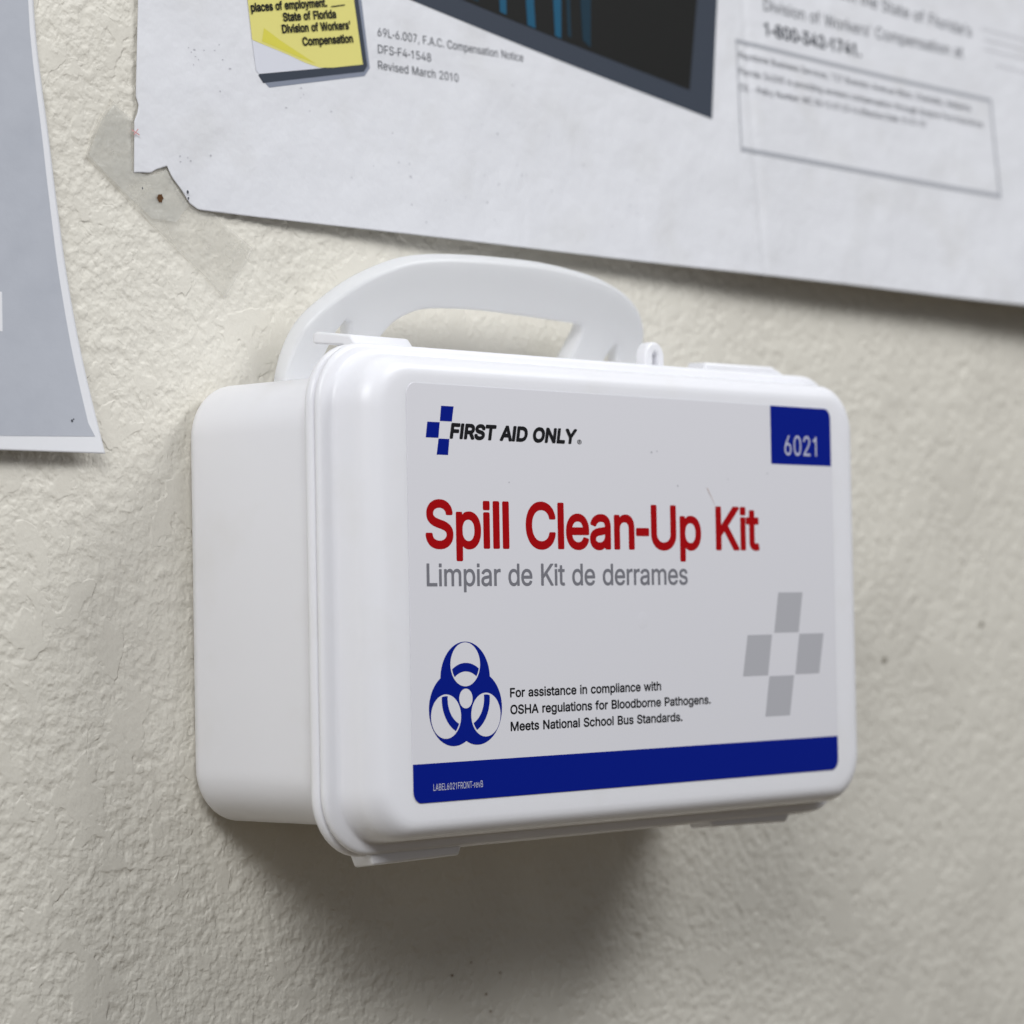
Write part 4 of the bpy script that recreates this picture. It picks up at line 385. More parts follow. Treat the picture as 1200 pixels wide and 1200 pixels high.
g425;192,-150,220,-151,248,-148,278,-141,302,-131,324,-118,341,-102,354,-84,364,-64,370,-40,372,-16,372,379,313,378,312,319,308,320,293,340,278,357,260,369,242,378,220,383,190,384,168,382,146,377,126,369,112,361,89,342,75,326,63,308,46,272,38,240,34,206,35,162,40,132,49,102,61,78,76,58,98,37,130,18,152,10,184,5,220,6,244,12,266,24,288,42,306,68,311,68,311,-12,308,-36,302,-52,295,-62,284,-74,270,-83,248,-92,218,-97,196,-97,168,-93,152,-87,132,-75,115,-58,100,-41,51,-70,61,-86,73,-102,88,-115,106,-127,126,-137,142,-143,166,-148|192,60,172,63,150,73,134,85,120,102,109,122,100,150,96,180,96,206,99,230,106,256,117,280,132,300,148,314,166,324,186,329,214,330,236,326,254,319,273,304,290,284,300,264,309,232,312,206,311,166,306,138,297,114,286,96,274,82,260,72,242,64,214,59
h410;53,0,114,0,114,232,118,262,128,286,138,300,150,310,176,324,206,329,220,329,238,326,260,316,273,304,280,296,287,284,292,270,296,240,296,0,357,0,357,254,352,290,342,320,334,334,322,348,310,359,296,369,276,377,262,381,238,384,222,384,200,382,184,378,154,364,132,344,114,316,114,509,53,508
i166;53,0,114,0,114,379,53,378|50,442,116,442,116,508,50,508
k380;53,0,114,0,114,140,154,178,294,0,372,0,201,216,360,378,284,378,121,212,114,212,114,509,53,508
l160;48,0,112,0,112,509,48,508
m610;53,0,114,0,114,242,117,268,121,280,128,292,137,304,148,314,162,322,174,327,192,330,204,330,228,326,248,315,263,300,272,280,274,264,274,0,334,0,335,250,338,272,344,288,350,298,360,310,370,318,382,324,396,328,424,330,448,326,462,320,474,313,487,296,494,278,496,258,496,0,556,0,557,266,555,286,550,308,543,324,534,340,524,351,512,362,498,372,486,377,454,385,418,385,402,382,382,376,356,361,346,352,334,340,325,326,318,311,310,328,302,344,291,358,276,370,262,378,248,383,228,386,210,386,196,384,178,379,166,373,148,361,132,346,127,340,118,324,112,310,112,378,54,379
n410;53,0,114,0,114,232,118,262,128,286,138,300,150,310,176,324,206,329,220,329,238,326,260,316,273,304,280,296,287,284,292,270,296,240,296,0,357,0,357,248,355,276,348,306,337,328,324,346,304,364,292,371,276,377,250,383,216,384,188,379,164,369,144,356,128,338,112,312,112,378,53,378
o415;194,-8,230,-7,268,1,300,16,324,36,349,66,365,98,376,132,381,172,380,216,374,252,362,286,351,306,341,322,316,348,288,366,258,378,220,384,196,384,176,382,148,375,116,360,92,340,78,326,67,310,50,278,39,242,34,202,35,160,42,120,56,84,75,54,100,29,126,11,158,-2|196,46,172,51,152,61,132,78,119,94,109,114,101,140,96,174,96,200,100,232,108,258,118,280,132,298,148,313,170,324,190,329,216,330,242,325,260,317,280,302,294,284,305,264,314,236,319,200,319,174,315,144,307,116,298,98,282,77,264,61,246,52,226,47
p424;53,-142,114,-142,114,59,118,58,138,30,148,21,176,2,188,-3,208,-7,224,-8,250,-7,272,-3,290,3,306,11,320,21,334,33,349,50,370,84,383,122,389,160,390,204,388,228,383,254,370,294,352,324,326,351,314,361,298,369,276,378,250,383,216,384,188,380,170,373,154,362,137,346,118,320,112,319,112,378,53,378|208,48,188,51,168,61,148,78,134,96,125,114,117,142,113,176,113,202,116,230,123,258,133,280,146,298,164,314,182,324,204,329,230,330,252,326,270,318,288,304,304,286,315,264,323,238,328,202,328,176,325,150,318,122,307,98,293,78,272,61,254,52,230,47
r259;53,0,114,0,114,242,116,260,122,276,131,292,140,302,154,312,168,319,184,324,198,326,216,326,242,322,242,384,196,384,178,380,164,374,148,364,132,350,123,338,114,321,112,322,112,379,53,378
s365;168,-8,194,-8,226,-4,256,4,278,15,298,31,314,50,324,68,330,90,331,116,325,142,313,164,296,180,280,191,254,202,162,225,142,232,124,243,112,260,109,272,109,282,112,294,117,304,126,313,138,321,152,328,170,332,182,333,206,332,220,329,232,324,242,316,252,306,261,294,268,277,324,290,319,306,310,324,299,340,284,354,270,364,252,373,230,380,212,383,174,384,148,381,126,375,98,362,78,347,63,330,52,308,48,286,48,256,54,234,66,214,84,198,104,185,132,174,232,149,252,138,259,130,265,120,268,108,268,98,264,84,257,74,244,62,232,55,220,50,202,46,176,45,162,46,144,50,128,57,117,66,107,76,100,88,94,107,36,94,41,74,50,54,62,38,78,22,94,12,112,3,138,-4
t227;156,-4,192,-3,213,2,202,54,176,50,152,52,142,56,136,62,128,76,126,94,126,326,204,327,204,378,126,379,126,470,66,471,65,380,6,379,6,328,65,326,65,88,68,66,74,46,89,24,106,10,130,0
u410;170,-4,192,-5,214,-2,230,3,250,12,262,20,275,32,287,48,298,68,298,0,357,0,356,379,296,378,296,148,292,118,288,106,279,90,270,78,260,69,250,62,234,55,204,50,190,50,172,53,150,63,142,69,129,84,122,96,118,108,114,138,114,378,53,378,53,132,55,104,60,80,67,62,76,46,84,36,98,22,112,12,132,3,148,-2
v389;163,0,226,0,227,2,370,379,305,378,221,148,196,59,173,134,84,378,17,378
w567;138,0,199,0,261,216,284,308,312,196,368,0,429,0,545,378,480,378,424,180,396,68,382,138,362,214,316,378,252,379,200,194,170,67,144,176,87,378,24,379
y389;80,-144,110,-144,126,-141,142,-135,156,-126,171,-114,180,-104,192,-84,204,-58,370,379,305,378,221,148,194,60,171,140,84,378,17,378,163,0,145,-52,135,-68,124,-80,112,-87,100,-90,86,-90,61,-86,47,-138,62,-143
®463;218,118,254,119,292,127,326,142,358,164,388,194,409,226,423,262,428,286,430,306,429,340,426,360,420,382,405,414,384,444,354,473,322,494,284,509,266,513,242,516,220,516,202,514,164,504,132,489,102,467,72,436,59,416,49,396,38,364,33,328,34,294,37,274,43,252,59,218,81,188,106,163,136,142,174,126,194,121|218,166,192,171,162,183,136,200,112,224,98,246,86,276,81,306,82,338,89,368,101,394,120,418,140,437,168,454,194,463,220,467,252,466,280,460,302,450,328,433,352,408,367,384,377,358,382,328,381,296,374,266,362,240,345,218,326,200,300,183,274,172,252,167|161,226,203,226,204,287,241,286,274,226,319,226,281,296,290,303,302,316,308,328,311,342,311,358,307,374,301,384,290,396,274,405,258,409,161,408|204,319,204,378,244,378,252,375,262,368,266,360,267,344,264,334,258,328,250,322,242,319
’177;52,318,98,318,150,509,82,508""")
def add_text(bm, s, a, b, cap, sty='plain', shear=0.0, track=0):
    """text s with its baseline from a to b (mm) and capital height cap"""
    grow, G = STYLES[sty]
    a = Vector(a); b = Vector(b); L = (b - a).length; t = (b - a).normalized(); nrm = Vector((-t.y, t.x))
    sz = cap / (509.0 + 2 * grow); x = 0; put = []
    for ch in s:
        adv, sp = G[ch]; put += [(x, q) for q in sp]; x += adv + track
    xs = [x0 + v for x0, q in put for v in q[0::2]]; lo, hi = min(xs), max(xs); sx = L / (hi - lo)
    c = bpy.data.curves.new('outline', 'CURVE'); c.dimensions = '2D'; c.fill_mode = 'BOTH'
    for x0, q in put:
        n = len(q) // 2; sl = c.splines.new('POLY'); sl.points.add(n - 1); sl.use_cyclic_u = True
        for i in range(n):
            px = (x0 + q[2 * i] - lo) * sx; py = (q[2 * i + 1] + grow) * sz
            sl.points[i].co = (px + shear * py, py, 0, 1)
    o = bpy.data.objects.new('outline', c); COL.objects.link(o)
    ev = o.evaluated_get(bpy.context.evaluated_depsgraph_get()); me = ev.to_mesh()
    vs = [bm.verts.new((*(a + t * v.co.x + nrm * v.co.y), 0)) for v in me.vertices]
    for p in me.polygons:
        try: bm.faces.new([vs[i] for i in p.vertices])
        except ValueError: pass
    ev.to_mesh_clear(); bpy.data.objects.remove(o); bpy.data.curves.remove(c)

# ------------------------------------------------------------------ the wall (setting)
WALL = 62.5
def axis(lo, hi, flo, fhi, step, coarse):
    a = np.concatenate([np.arange(lo, flo, coarse), np.arange(flo, fhi, step), np.arange(fhi, hi + 1e-6, coarse)])
    return np.unique(np.round(a, 4))
def build_wall():
    xs = axis(-1400, 1600, -175, 310, 0.55, 15) * MM; zs = axis(-1000, 1400, -165, 205, 0.55, 15) * MM
    nx, nz = len(xs), len(zs)
    X, Z = np.meshgrid(xs, zs)
    co = np.stack([X, np.full_like(X, (WALL + 0.5) * MM), Z], -1).reshape(-1, 3).astype(np.float32)
    i = np.arange(nx * nz).reshape(nz, nx)
    q = np.stack([i[:-1, :-1], i[:-1, 1:], i[1:, 1:], i[1:, :-1]], -1).reshape(-1).astype(np.int32)
    nf = len(q) // 4
    me = bpy.data.meshes.new('wall')
    me.vertices.add(len(co)); me.vertices.foreach_set('co', co.ravel())
    me.loops.add(len(q)); me.loops.foreach_set('vertex_index', q)
    me.polygons.add(nf); me.polygons.foreach_set('loop_start', np.arange(nf, dtype=np.int32) * 4)
    me.update(calc_edges=True)
    me.polygons.foreach_set('use_smooth', np.ones(nf, dtype=bool))
    o = link('wall', me, stucco()); o['kind'] = 'structure'
build_wall()
# flat discs darkened to look like recessed pits, and rusty flecks in the paint
PIT = mat('darkened_pit_disc', (0.30, 0.275, 0.225), 0.8, 0.2)
FLECK = mat('brown_fleck', (0.22, 0.15, 0.09), 0.8, 0.2)
for px_, pz_, q, m_ in ((195.4, -21.1, 1.3, PIT), (249.7, -11.1, 1.5, PIT), (-3.3, -98.7, .5, FLECK), (9.8, -104.8, .45, FLECK), (4.1, -96, .35, FLECK), (15.4, -99.8, .4, FLECK), (11.4, -109.5, .4, FLECK)):
    bm = bmesh.new()
    f_ = bm.faces.new([bm.verts.new(((px_ + q * random.uniform(.7, 1.3) * math.cos(t * .7)) * MM, (WALL - 0.35) * MM, (pz_ + q * .75 * random.uniform(.7, 1.3) * math.sin(t * .7)) * MM)) for t in range(9)])
    f_.normal_update()
    if f_.normal.y > 0: bmesh.ops.reverse_faces(bm, faces=[f_])
    from_bm('wall_mark', bm, m_, bpy.data.objects['wall'])

# ------------------------------------------------------------------ the spill kit case
case = bpy.data.objects.new('spill_kit_case', None); COL.objects.link(case)
case.empty_display_size = 0.05
tag(case, 'white plastic spill clean-up kit case with a carry handle fixed to the beige wall', 'kit case')

lid_loops = [(0.0, 86.0, 47.5, 8.0), (0.0, 89.8, 51.1, 9.0)]
for i in range(1, 9):
    t = math.radians(90 * i / 8)
    lid_loops.append((5.5 * (1 - math.cos(t)), 90.0 + 5.8 * math.sin(t), 51.4 + 4.6 * math.sin(t), 9.0 + 3.5 * math.sin(t)))
lid_loops += [(9.2, 96.3, 56.3, 12.8), (10.1, 96.6, 56.5, 13), (10.4, 97.0, 56.7, 13.2), (10.55, 97.8, 57.0, 13.6), (10.6, 99.3, 58.1, 14.4),
              (10.8, 100.0, 58.7, 14.8), (11.2, 100.4, 59.0, 15), (12.2, 100.4, 59.0, 15), (12.55, 100.1, 58.8, 14.8), (12.7, 99.5, 58.3, 14.4), (12.75, 96.5, 55.6, 13)]
lid = loft('lid', lid_loops, -1.0, PLASTIC, case); smooth_by_angle(lid, 60)
body_loops = [(12.85, 96.5, 55.6, 13), (13.25, 99.4, 58.3, 14.4), (13.4, 100.0, 58.9, 14.8), (13.9, 100.5, 59.2, 15), (15.0, 100.5, 59.2, 15), (15.5, 100.2, 59.0, 14.8), (15.75, 99.6, 58.4, 14.4),
              (15.8, 97.2, 53.6, 13.2), (16.2, 96.6, 52.8, 13.0), (17.5, 96.4, 52.55, 13.0), (35, 96.0, 52.45, 13.0), (57.0, 95.6, 52.4, 13.0)]
for i in range(1, 9):
    t = math.radians(90 * i / 8)
    body_loops.append((57.0 + 4.6 * math.sin(t), 95.6 - 4.6 * (1 - math.cos(t)), 52.4 - 4.6 * (1 - math.cos(t)), 13.0 - 3.5 * (1 - math.cos(t))))
body = loft('body', body_loops, -1.35, PLASTIC, case); smooth_by_angle(body, 60)

# --- carry handle, hinged near the wall and leaning a little forward
K = 0.53; CS = 1 / math.sqrt(1 + K * K)
def tilt(x, y, b):                      # b along the handle's slope from z = 50, y through its thickness
    b -= 0.6; z = 50 + b * CS + y * K * CS; d = 51.5 - (50 + b * CS - 63) * K + y * CS
    return (x, d, z)
h_out = [(-66.0, -3), (-68.0, 4), (-68.8, 11), (-67.8, 17.5), (-65.2, 22), (-61, 26.3), (-56, 30.4), (-50, 34), (-41, 37.8), (-32, 39.6), (-20, 40.6), (-7, 41.0), (12, 40.9), (30, 39.3), (40.7, 37.4), (48.7, 34.5), (55.2, 30.6), (59.8, 25.3), (61.6, 19.5), (61.5, 12), (60.5, 4), (58.5, -3)]
h_in = [(32.0, -3), (31.8, 6), (32.6, 14), (34.0, 21), (34.2, 24.3), (32.6, 25.8), (29, 26.1), (13, 26.7), (-7, 27.3), (-20, 27.0), (-29, 26.2), (-34.4, 24.3), (-38, 21.8), (-40.8, 17.6), (-44, 12), (-46, 5), (-47, -3)]
def slot(cx, top, w, bot=-3):
    return [(cx + w * 0.55, bot), (cx + w * 0.5, top - 6), (cx + w * 0.12, top - 0.6), (cx - w * 0.15, top), (cx - w * 0.42, top - 3), (cx - w * 0.6, top - 9), (cx - w * 0.62, bot)]
outer = catmull(h_out, 5, False); inner = catmull(h_in, 5, False)
outline = outer + slot(50.6, 21.0, 6.2)[::1] + inner + slot(-53.6, 21.6, 6.6)
bm = bmesh.new(); extrude_poly(bm, outline, -2.3, 2.3, tilt)
bmesh.ops.recalc_face_normals(bm, faces=bm.faces[:])
handle = from_bm('handle', bm, HANDLE, case); bevel(handle, 1.5, 4, 40)

# --- latches on the top edge, hinges on the bottom edge, hanging tab
def plate(name, pts_front, pts_back, parent=case, w=0.6, label=None):
    """closed solid between a front outline and a back outline of (x, d, z) points"""
    bm = bmesh.new(); a = [bm.verts.new(Vector(p) * MM) for p in pts_front]; b = [bm.verts.new(Vector(p) * MM) for p in pts_back]; n = len(a)
    bm.faces.new(a); bm.faces.new(b[::-1])
    for i in range(n): bm.faces.new((a[i], b[i], b[(i + 1) % n], a[(i + 1) % n]))
    bmesh.ops.recalc_face_normals(bm, faces=bm.faces[:])
    o = from_bm(name, bm, PLASTIC, parent); bevel(o, w, 2, 30)
    if label: o['label'] = label
    return o
def latch(x0, x1, prof, label=None):
    bm = bmesh.new(); a_ = [bm.verts.new(Vector((x0, d, z)) * MM) for d, z in prof]; b_ = [bm.verts.new(Vector((x1, d, z)) * MM) for d, z in prof]; n = len(prof)
    bm.faces.new(a_); bm.faces.new(b_[::-1])
    for i in range(n): bm.faces.new((a_[i], b_[i], b_[(i + 1) % n], a_[(i + 1) % n]))
    bmesh.ops.recalc_face_normals(bm, faces=bm.faces[:])
    o = from_bm('latch', bm, PLASTIC, case); bevel(o, 0.5, 2, 25)
    if label: o['label'] = label
latch(-82.5, -62.5, [(14.6, 56.8), (14.6, 58.0), (16.4, 58.4), (18.2, 60.6), (29.4, 62.1), (30.4, 61.6), (30.4, 59.3), (20.5, 58.2), (19.0, 56.6)], 'top latch sprung slightly open')
plate('latch', [(45, 13.4, 56.5), (88, 13.4, 55.6), (75.5, 13.4, 60.2), (46.2, 13.4, 60.0)],
      [(48, 22.0, 56.5), (88, 22.0, 55.6), (77, 22.0, 60.9), (49.5, 22.0, 60.6)])
plate('hinge', [(-85.8, 11.6, -58.6), (-84.3, 11.6, -62.6), (-55.0, 11.6, -62.2), (-53.5, 11.6, -58.6)],
      [(-84.5, 20.0, -58.6), (-82.0, 20.0, -63.6), (-52.0, 20.0, -63.2), (-50.5, 20.0, -58.6)])
plate('hinge', [(42, 12.4, -58.6), (44, 12.4, -61.6), (76, 12.4, -62.2), (78, 12.4, -59.9), (86, 12.4, -58.2)],
      [(42, 20.0, -58.6), (44, 20.0, -62.3), (81, 20.0, -62.9), (82.5, 20.0, -60.2), (90, 20.0, -58.4)])
bm = bmesh.new()
arch = [(18.8, 55.5), (18.8, 60.6)] + [(22.6 + 3.8 * math.cos(math.radians(a)), 60.4 + 3.6 * math.sin(math.radians(a))) for a in range(170, 5, -15)] + [(26.4, 60.6), (26.4, 55.5), (24.2, 55.5), (24.2, 60.4), (23.6, 61.4), (22.4, 61.4), (21.8, 60.4), (21.8, 55.5)]
extrude_poly(bm, arch, 11.4, 15.0); bmesh.ops.recalc_face_normals(bm, faces=bm.faces[:])
o = from_bm('hanging_tab', bm, PLASTIC, case); bevel(o, 0.7, 3, 40)
bm = bmesh.new(); extrude_poly(bm, [(20.8, 56), (25.2, 56), (25.2, 62), (20.8, 62)], 14.4, 15.6); bmesh.ops.recalc_face_normals(bm, faces=bm.faces[:])
from_bm('tab_web', bm, PLASTIC, o)

# --- label and its print
flat = lambda x, z: 0.0
lab_pts = rrect(82.9, 48.27, 2.8, 8)
bm = bmesh.new(); extrude_poly(bm, lab_pts, -0.14, 0.05); bmesh.ops.recalc_face_normals(bm, faces=bm.faces[:])
label = from_bm('label', bm, LABEL, case)
label['label'] = 'printed white label with blue, red and black lettering'
L0 = 0.17
def cornered(x0, x1, z0, z1, rad, which):
    """rectangle with chosen rounded corners: any of 'bl br tr tl'"""
    pts = []
    for key, cx, cz, a0 in (('bl', x0, z0, 180), ('br', x1, z0, 270), ('tr', x1, z1, 0), ('tl', x0, z1, 90)):
        if key in which:
            ox = rad if cx == x0 else -rad; oz = rad if cz == z0 else -rad
            for i in range(9):
                a = math.radians(a0 + 90 * i / 8); pts.append((cx + ox + rad * math.cos(a), cz + oz + rad * math.sin(a)))
        else: pts.append((cx, cz))
    return pts
bm = bmesh.new(); add_poly(bm, cornered(-82.88, 82.88, -48.25, -39.3, 2.8, ('bl', 'br'))); lay('bottom_band', bm, flat, L0, BLUE, label)
bm = bmesh.new(); add_poly(bm, cornered(55.8, 82.5, 32.9, 48.25, 2.6, ('tr',))); lay('number_square', bm, flat, L0, BLUE, label)
bm = bmesh.new(); add_text(bm, '6021', (61.7, 35.4), (76.0, 35.4), 5.2); lay('product_number', bm, flat, L0 + 0.05, PALEPRINT, label)
bm = bmesh.new(); add_text(bm, 'LABEL6021FRONT-revB', (-76.2, -45.6), (-59.2, -45.6), 1.55); lay('small_print', bm, flat, L0 + 0.05, PALEPRINT, label)
bm = bmesh.new(); add_text(bm, 'Spill Clean-Up Kit', (-77.3, 10.15), (50.0, 10.15), 11.3, 'heading', 0, -15); lay('heading', bm, flat, L0, RED, label)
bm = bmesh.new(); add_text(bm, 'Limpiar de Kit de derrames', (-77.2, 1.4), (19.6, 1.4), 5.3, 'medium', 0, -12); lay('subheading', bm, flat, L0, GREY, label)
bm = bmesh.new()
for s, z, x1 in (('For assistance in compliance with', -25.0, 8.0), ('OSHA regulations for Bloodborne Pathogens.', -29.0, 28.0), ('Meets National School Bus Standards.', -32.98, 16.3)):
    add_text(bm, s, (-49.0, z), (x1, z), 2.25, 'text', 0, -8)
lay('compliance_text', bm, flat, L0, BLACK, label)
bm = bmesh.new(); add_text(bm, 'FIRST AID ONLY', (-68.6, 35.75), (-23.4, 35.75), 3.7, 'brand', 0.2, -10)
add_text(bm, '\u00ae', (-22.7, 35.5), (-21.1, 35.5), 1.4)
lay('brand_text', bm, flat, L0 + 0.04, BLACK, label)
bm = bmesh.new()
for q in ([(-71.3, 43.3), (-67.0, 43.3), (-67.7, 39.75), (-71.8, 39.75)], [(-76.1, 39.45), (-71.85, 39.45), (-72.4, 35.8), (-76.7, 35.8)], [(-72.35, 35.65), (-68.65, 35.65), (-69.2, 31.9), (-73.1, 31.9)]): add_poly(bm, q[::-1])
lay('cross_logo', bm, flat, L0, BLUE, label)
bm = bmesh.new()
for q in ([(57.7, -.8), (68.4, -.8), (66.3, -11.3), (55.6, -11.3)], [(44.1, -11.75), (54.6, -11.75), (52.5, -22.35), (41.8, -22.35)], [(66.6, -11.75), (77.5, -11.75), (75.1, -22.35), (64.5, -22.35)], [(53.1, -22.6), (63.9, -22.6), (61.7, -33.05), (51.0, -33.05)]): add_poly(bm, q[::-1])
lay('pale_cross', bm, flat, L0, PALEGREY, label)
# biohazard sign
CX, CZ = -64.6, -24.75
dirs = [math.radians(a) for a in (90, 210, 330)]
bm = bmesh.new()
for k, a in enumerate(dirs):
    n0 = len(bm.verts); add_disc(bm, CX + 4.7 * math.cos(a), CZ + 4.7 * math.sin(a), 8.55, 8.55, 64)
    bm.verts.ensure_lookup_table()
sign = lay('biohazard_sign', bm, flat, L0, BLUE, label)
for k in range(3):                       # the three overlapping discs each get their own sheet
    for i in range(64): sign.data.vertices[k * 64 + i].co.y -= 0.012e-3 * k
bm = bmesh.new()
for a in dirs: add_disc(bm, CX + 7.95 * math.cos(a), CZ + 7.95 * math.sin(a), 5.12, 5.12, 56)
add_disc(bm, CX, CZ, 2.3, 2.3, 32)
lay('sign_clearing', bm, flat, L0 + 0.06, LABEL, label)
bm = bmesh.new()
for a in dirs:
    prev = None
    for i in range(9):
        rho = 6.3 + 2.0 * i / 8; D = 7.95; rc = 4.72; al = math.acos((rho * rho + D * D - rc * rc) / (2 * rho * D))
        row = [bm.verts.new((CX + rho * math.cos(a - al + 2 * al * j / 20), CZ + rho * math.sin(a - al + 2 * al * j / 20), 0)) for j in range(21)]
        if prev:
            for j in range(20): bm.faces.new((prev[j], prev[j + 1], row[j + 1], row[j]))
        prev = row
lay('sign_ring', bm, flat, L0 + 0.09, BLUE, label)
# small blemishes on the label
def dome(name, x, z, rad, h, material, parent):
    bm = bmesh.new(); bmesh.ops.create_uvsphere(bm, u_segments=20, v_segments=10, radius=1)
    for v in bm.verts: v.co = Vector(((x + v.co.x * rad) * MM, (-0.12 - v.co.y * h) * MM, (z + v.co.z * rad) * MM))
    bmesh.ops.recalc_face_normals(bm, faces=bm.faces[:]); return from_bm(name, bm, material, parent, True)
dome('air_bubble', 1.2, -7.4, 2.4, 0.05, LABEL, label)
bm = bmesh.new(); add_poly(bm, [(28.0, 26.2), (28.5, 26.0), (32.4, 20.3), (31.6, 21.4)][::-1]); lay('scuff_mark', bm, flat, L0 + 0.08, SCRATCH, label)
for x, z, q in ((16.3, 26.4, .3), (37, 28.5, .2), (6, 34.6, .35), (8.2, 34.9, .25), (-48, 26, .2), (54, 30.3, .25)): 
    bm = bmesh.new(); add_disc(bm, x, z, q, q * .8, 10); lay('speck', bm, flat, L0 + 0.02, FAINT, label)

# ------------------------------------------------------------------ the poster above the case
def lift(x, z):
    a = min(max((x + 90) / 370, 0), 1.3); g = min(max((190 - z) / 97, 0), 1.2) ** 1.6
    return 0.95 + 0.55 * min(max((x + 105) / 40, 0), 1) + 11.0 * a * g + 0.6 * math.sin(x * 0.038 + z * 0.022) * min(max((x + 120) / 100, 0), 1)
def poster_surf(x, z): return WALL - lift(x, z) + 0.3 * math.exp(-((x - 128) / 1.6) ** 2)
LEFT = [(330, -107.0), (141.9, -107.8), (118.0, -109.0), (116.2, -107.6), (113.5, -109.5), (100, -109.9)]
BOT = [(-109.9, 100.6), (-106.8, 100.9), (-104.6, 101.0), (-103.2, 101.9), (-99.3, 103.2), (-98.5, 101.6), (-97.4, 100.2), (-94.6, 97.6), (-92.3, 94.8), (-89.4, 93.5), (-70, 93.2), (300, 91.2), (390, 90.9)]
lx_ = lambda z: float(np.interp(-z, [-q[0] for q in LEFT], [q[1] for q in LEFT]))
bz_ = lambda x: float(np.interp(x, [q[0] for q in BOT], [q[1] for q in BOT]))
cols = sorted(set(np.round(np.concatenate([np.arange(-109.9, -88, .7), np.arange(-88, 122, 4), np.arange(122, 134, .5), np.arange(134, 392, 4)]), 2)))
bm = bmesh.new(); prev = None
for x in cols:
    zb = bz_(x); col_ = []
    for i in range(71):
        z = zb + (330 - zb) * (i / 70) ** 1.5
        w_ = max(0.0, 1 - (x + 109.9) / 14)
        col_.append(bm.verts.new((x + (lx_(z) + 109.9) * w_, z, 0)))
    if prev:
        for i in range(70): bm.faces.new((prev[i], col_[i], col_[i + 1], prev[i + 1]))
    prev = col_
poster = lay('poster', bm, poster_surf, 0.0, PAPER, None)
poster.data.polygons.foreach_set('use_smooth', [True] * len(poster.data.polygons))
md = poster.modifiers.new('thickness', 'SOLIDIFY'); md.thickness = 0.16 * MM; md.offset = -1
tag(poster, 'large white printed poster with a yellow note graphic, hanging above the kit case', 'poster')
PO = 0.06
def printed(name, build, material, off=PO, parent=poster, surf=poster_surf, ref=4.0):
    bm = bmesh.new(); build(bm); refine(bm, ref); return lay(name, bm, surf, off, material, parent)
# yellow note graphic
note = printed('note_graphic', lambda b: add_poly(b, [(-79, 190), (-72.8, 146.6), (-71.5, 136.9), (-67, 136.0), (-60, 134.7), (-54, 133.3), (-49.0, 132.6), (-44, 133.2), (-33.6, 135.2), (-36.1, 151.5), (-42, 190)]), YELLOW, PO + .1)
printed('note_corner', lambda b: add_poly(b, [(-71.5, 136.9), (-70.3, 129.4), (-69.4, 128.7), (-49, 132.4), (-46, 133.1), (-54, 135), (-65, 137.2)]), NOTEWHITE, PO + .05, note)
printed('note_fold', lambda b: add_poly(b, [(-68.3, 136.9), (-67.6, 140.3), (-62, 137.8), (-55, 135.2), (-50.2, 133.4), (-56, 134.4)]), YELLOW2, PO + .14, note)
printed('note_shadow_print', lambda b: add_poly(b, [(-69.6, 128.4), (-68, 126.6), (-33.2, 133.4), (-31.9, 135.0), (-34.6, 153), (-36.6, 153), (-34.2, 135.6), (-40, 134.4)]), SLATE, PO + .02, note)  # the note's drop shadow, printed as part of the poster artwork
printed('note_shadow_print_soft', lambda b: add_poly(b, [(-69.0, 127.8), (-66, 125.7), (-33.0, 132.3), (-31.0, 134.6), (-33.4, 153), (-36.6, 153), (-36, 137)]), SLATE2, PO, note)  # paler outer band of that printed shadow
def note_text(b):
    add_text(b, 'places of employment.', (-71.8, 143.7), (-45.8, 148.4), 2.2, 'bold')
    add_line(b, (-44.5, 148.6), (-39.6, 149.7), 0.25)
    add_text(b, 'State of Florida', (-61.1, 142.7), (-42.7, 145.9), 2.2, 'bold')
    add_text(b, 'Division of Workers\u2019', (-61.5, 139.7), (-37.6, 143.7), 2.2, 'bold')
    add_text(b, 'Compensation', (-54.6, 137.4), (-36.9, 140.4), 2.2, 'bold')
printed('note_text', note_text, BLACK, PO + .3, note, ref=3)
def form_text(b):
    add_text(b, '69L-6.007, F.A.C. Compensation Notice', (-27.7, 143.3), (29.4, 143.6), 2.2)
    add_text(b, 'DFS-F4-1548', (-27.8, 138.9), (-7.8, 139.0), 2.2)
    add_text(b, 'Revised March 2010', (-28.0, 134.7), (2.6, 134.9), 2.2)
printed('form_number_text', form_text, INK, PO + .05, ref=5)
# dark photo panel
panel = printed('photo_panel', lambda b: add_poly(b, [(-40, 158.1), (109.0, 136.3), (114.9, 171.9), (129.0, 257), (-20, 279)]), SLATE, PO + .02)
printed('photo', lambda b: add_poly(b, [(-28, 162.1), (99.6, 143.7), (105.2, 170.6), (119, 247), (-10, 265)]), DARK, PO + .08, panel)
def streaks(b, quads):
    for q in quads: add_poly(b, q)
for q in ([(31.7, 153.9), (34.9, 153.3), (34.7, 161), (34.6, 192), (31.0, 192), (31.4, 161)], [(42.9, 152.4), (45.4, 151.9), (46.0, 162), (46.6, 192), (42.4, 192), (42.7, 162.4)], [(20.6, 156), (23.2, 155.6), (23.5, 162), (24, 192), (20.4, 192)]):
    printed('blue_streak', lambda b: add_poly(b, q), STREAK, PO + .14, panel)
for q in ([(54.4, 152.6), (57.6, 150.8), (58.4, 164), (59.4, 192), (53.6, 192), (54.0, 164)], [(9, 158), (12, 157.5), (13, 192), (8, 192)], [(48.2, 153), (49.6, 152.6), (50, 192), (48, 192)]):
    printed('dim_streak', lambda b: add_poly(b, q), STREAK2, PO + .14, panel)
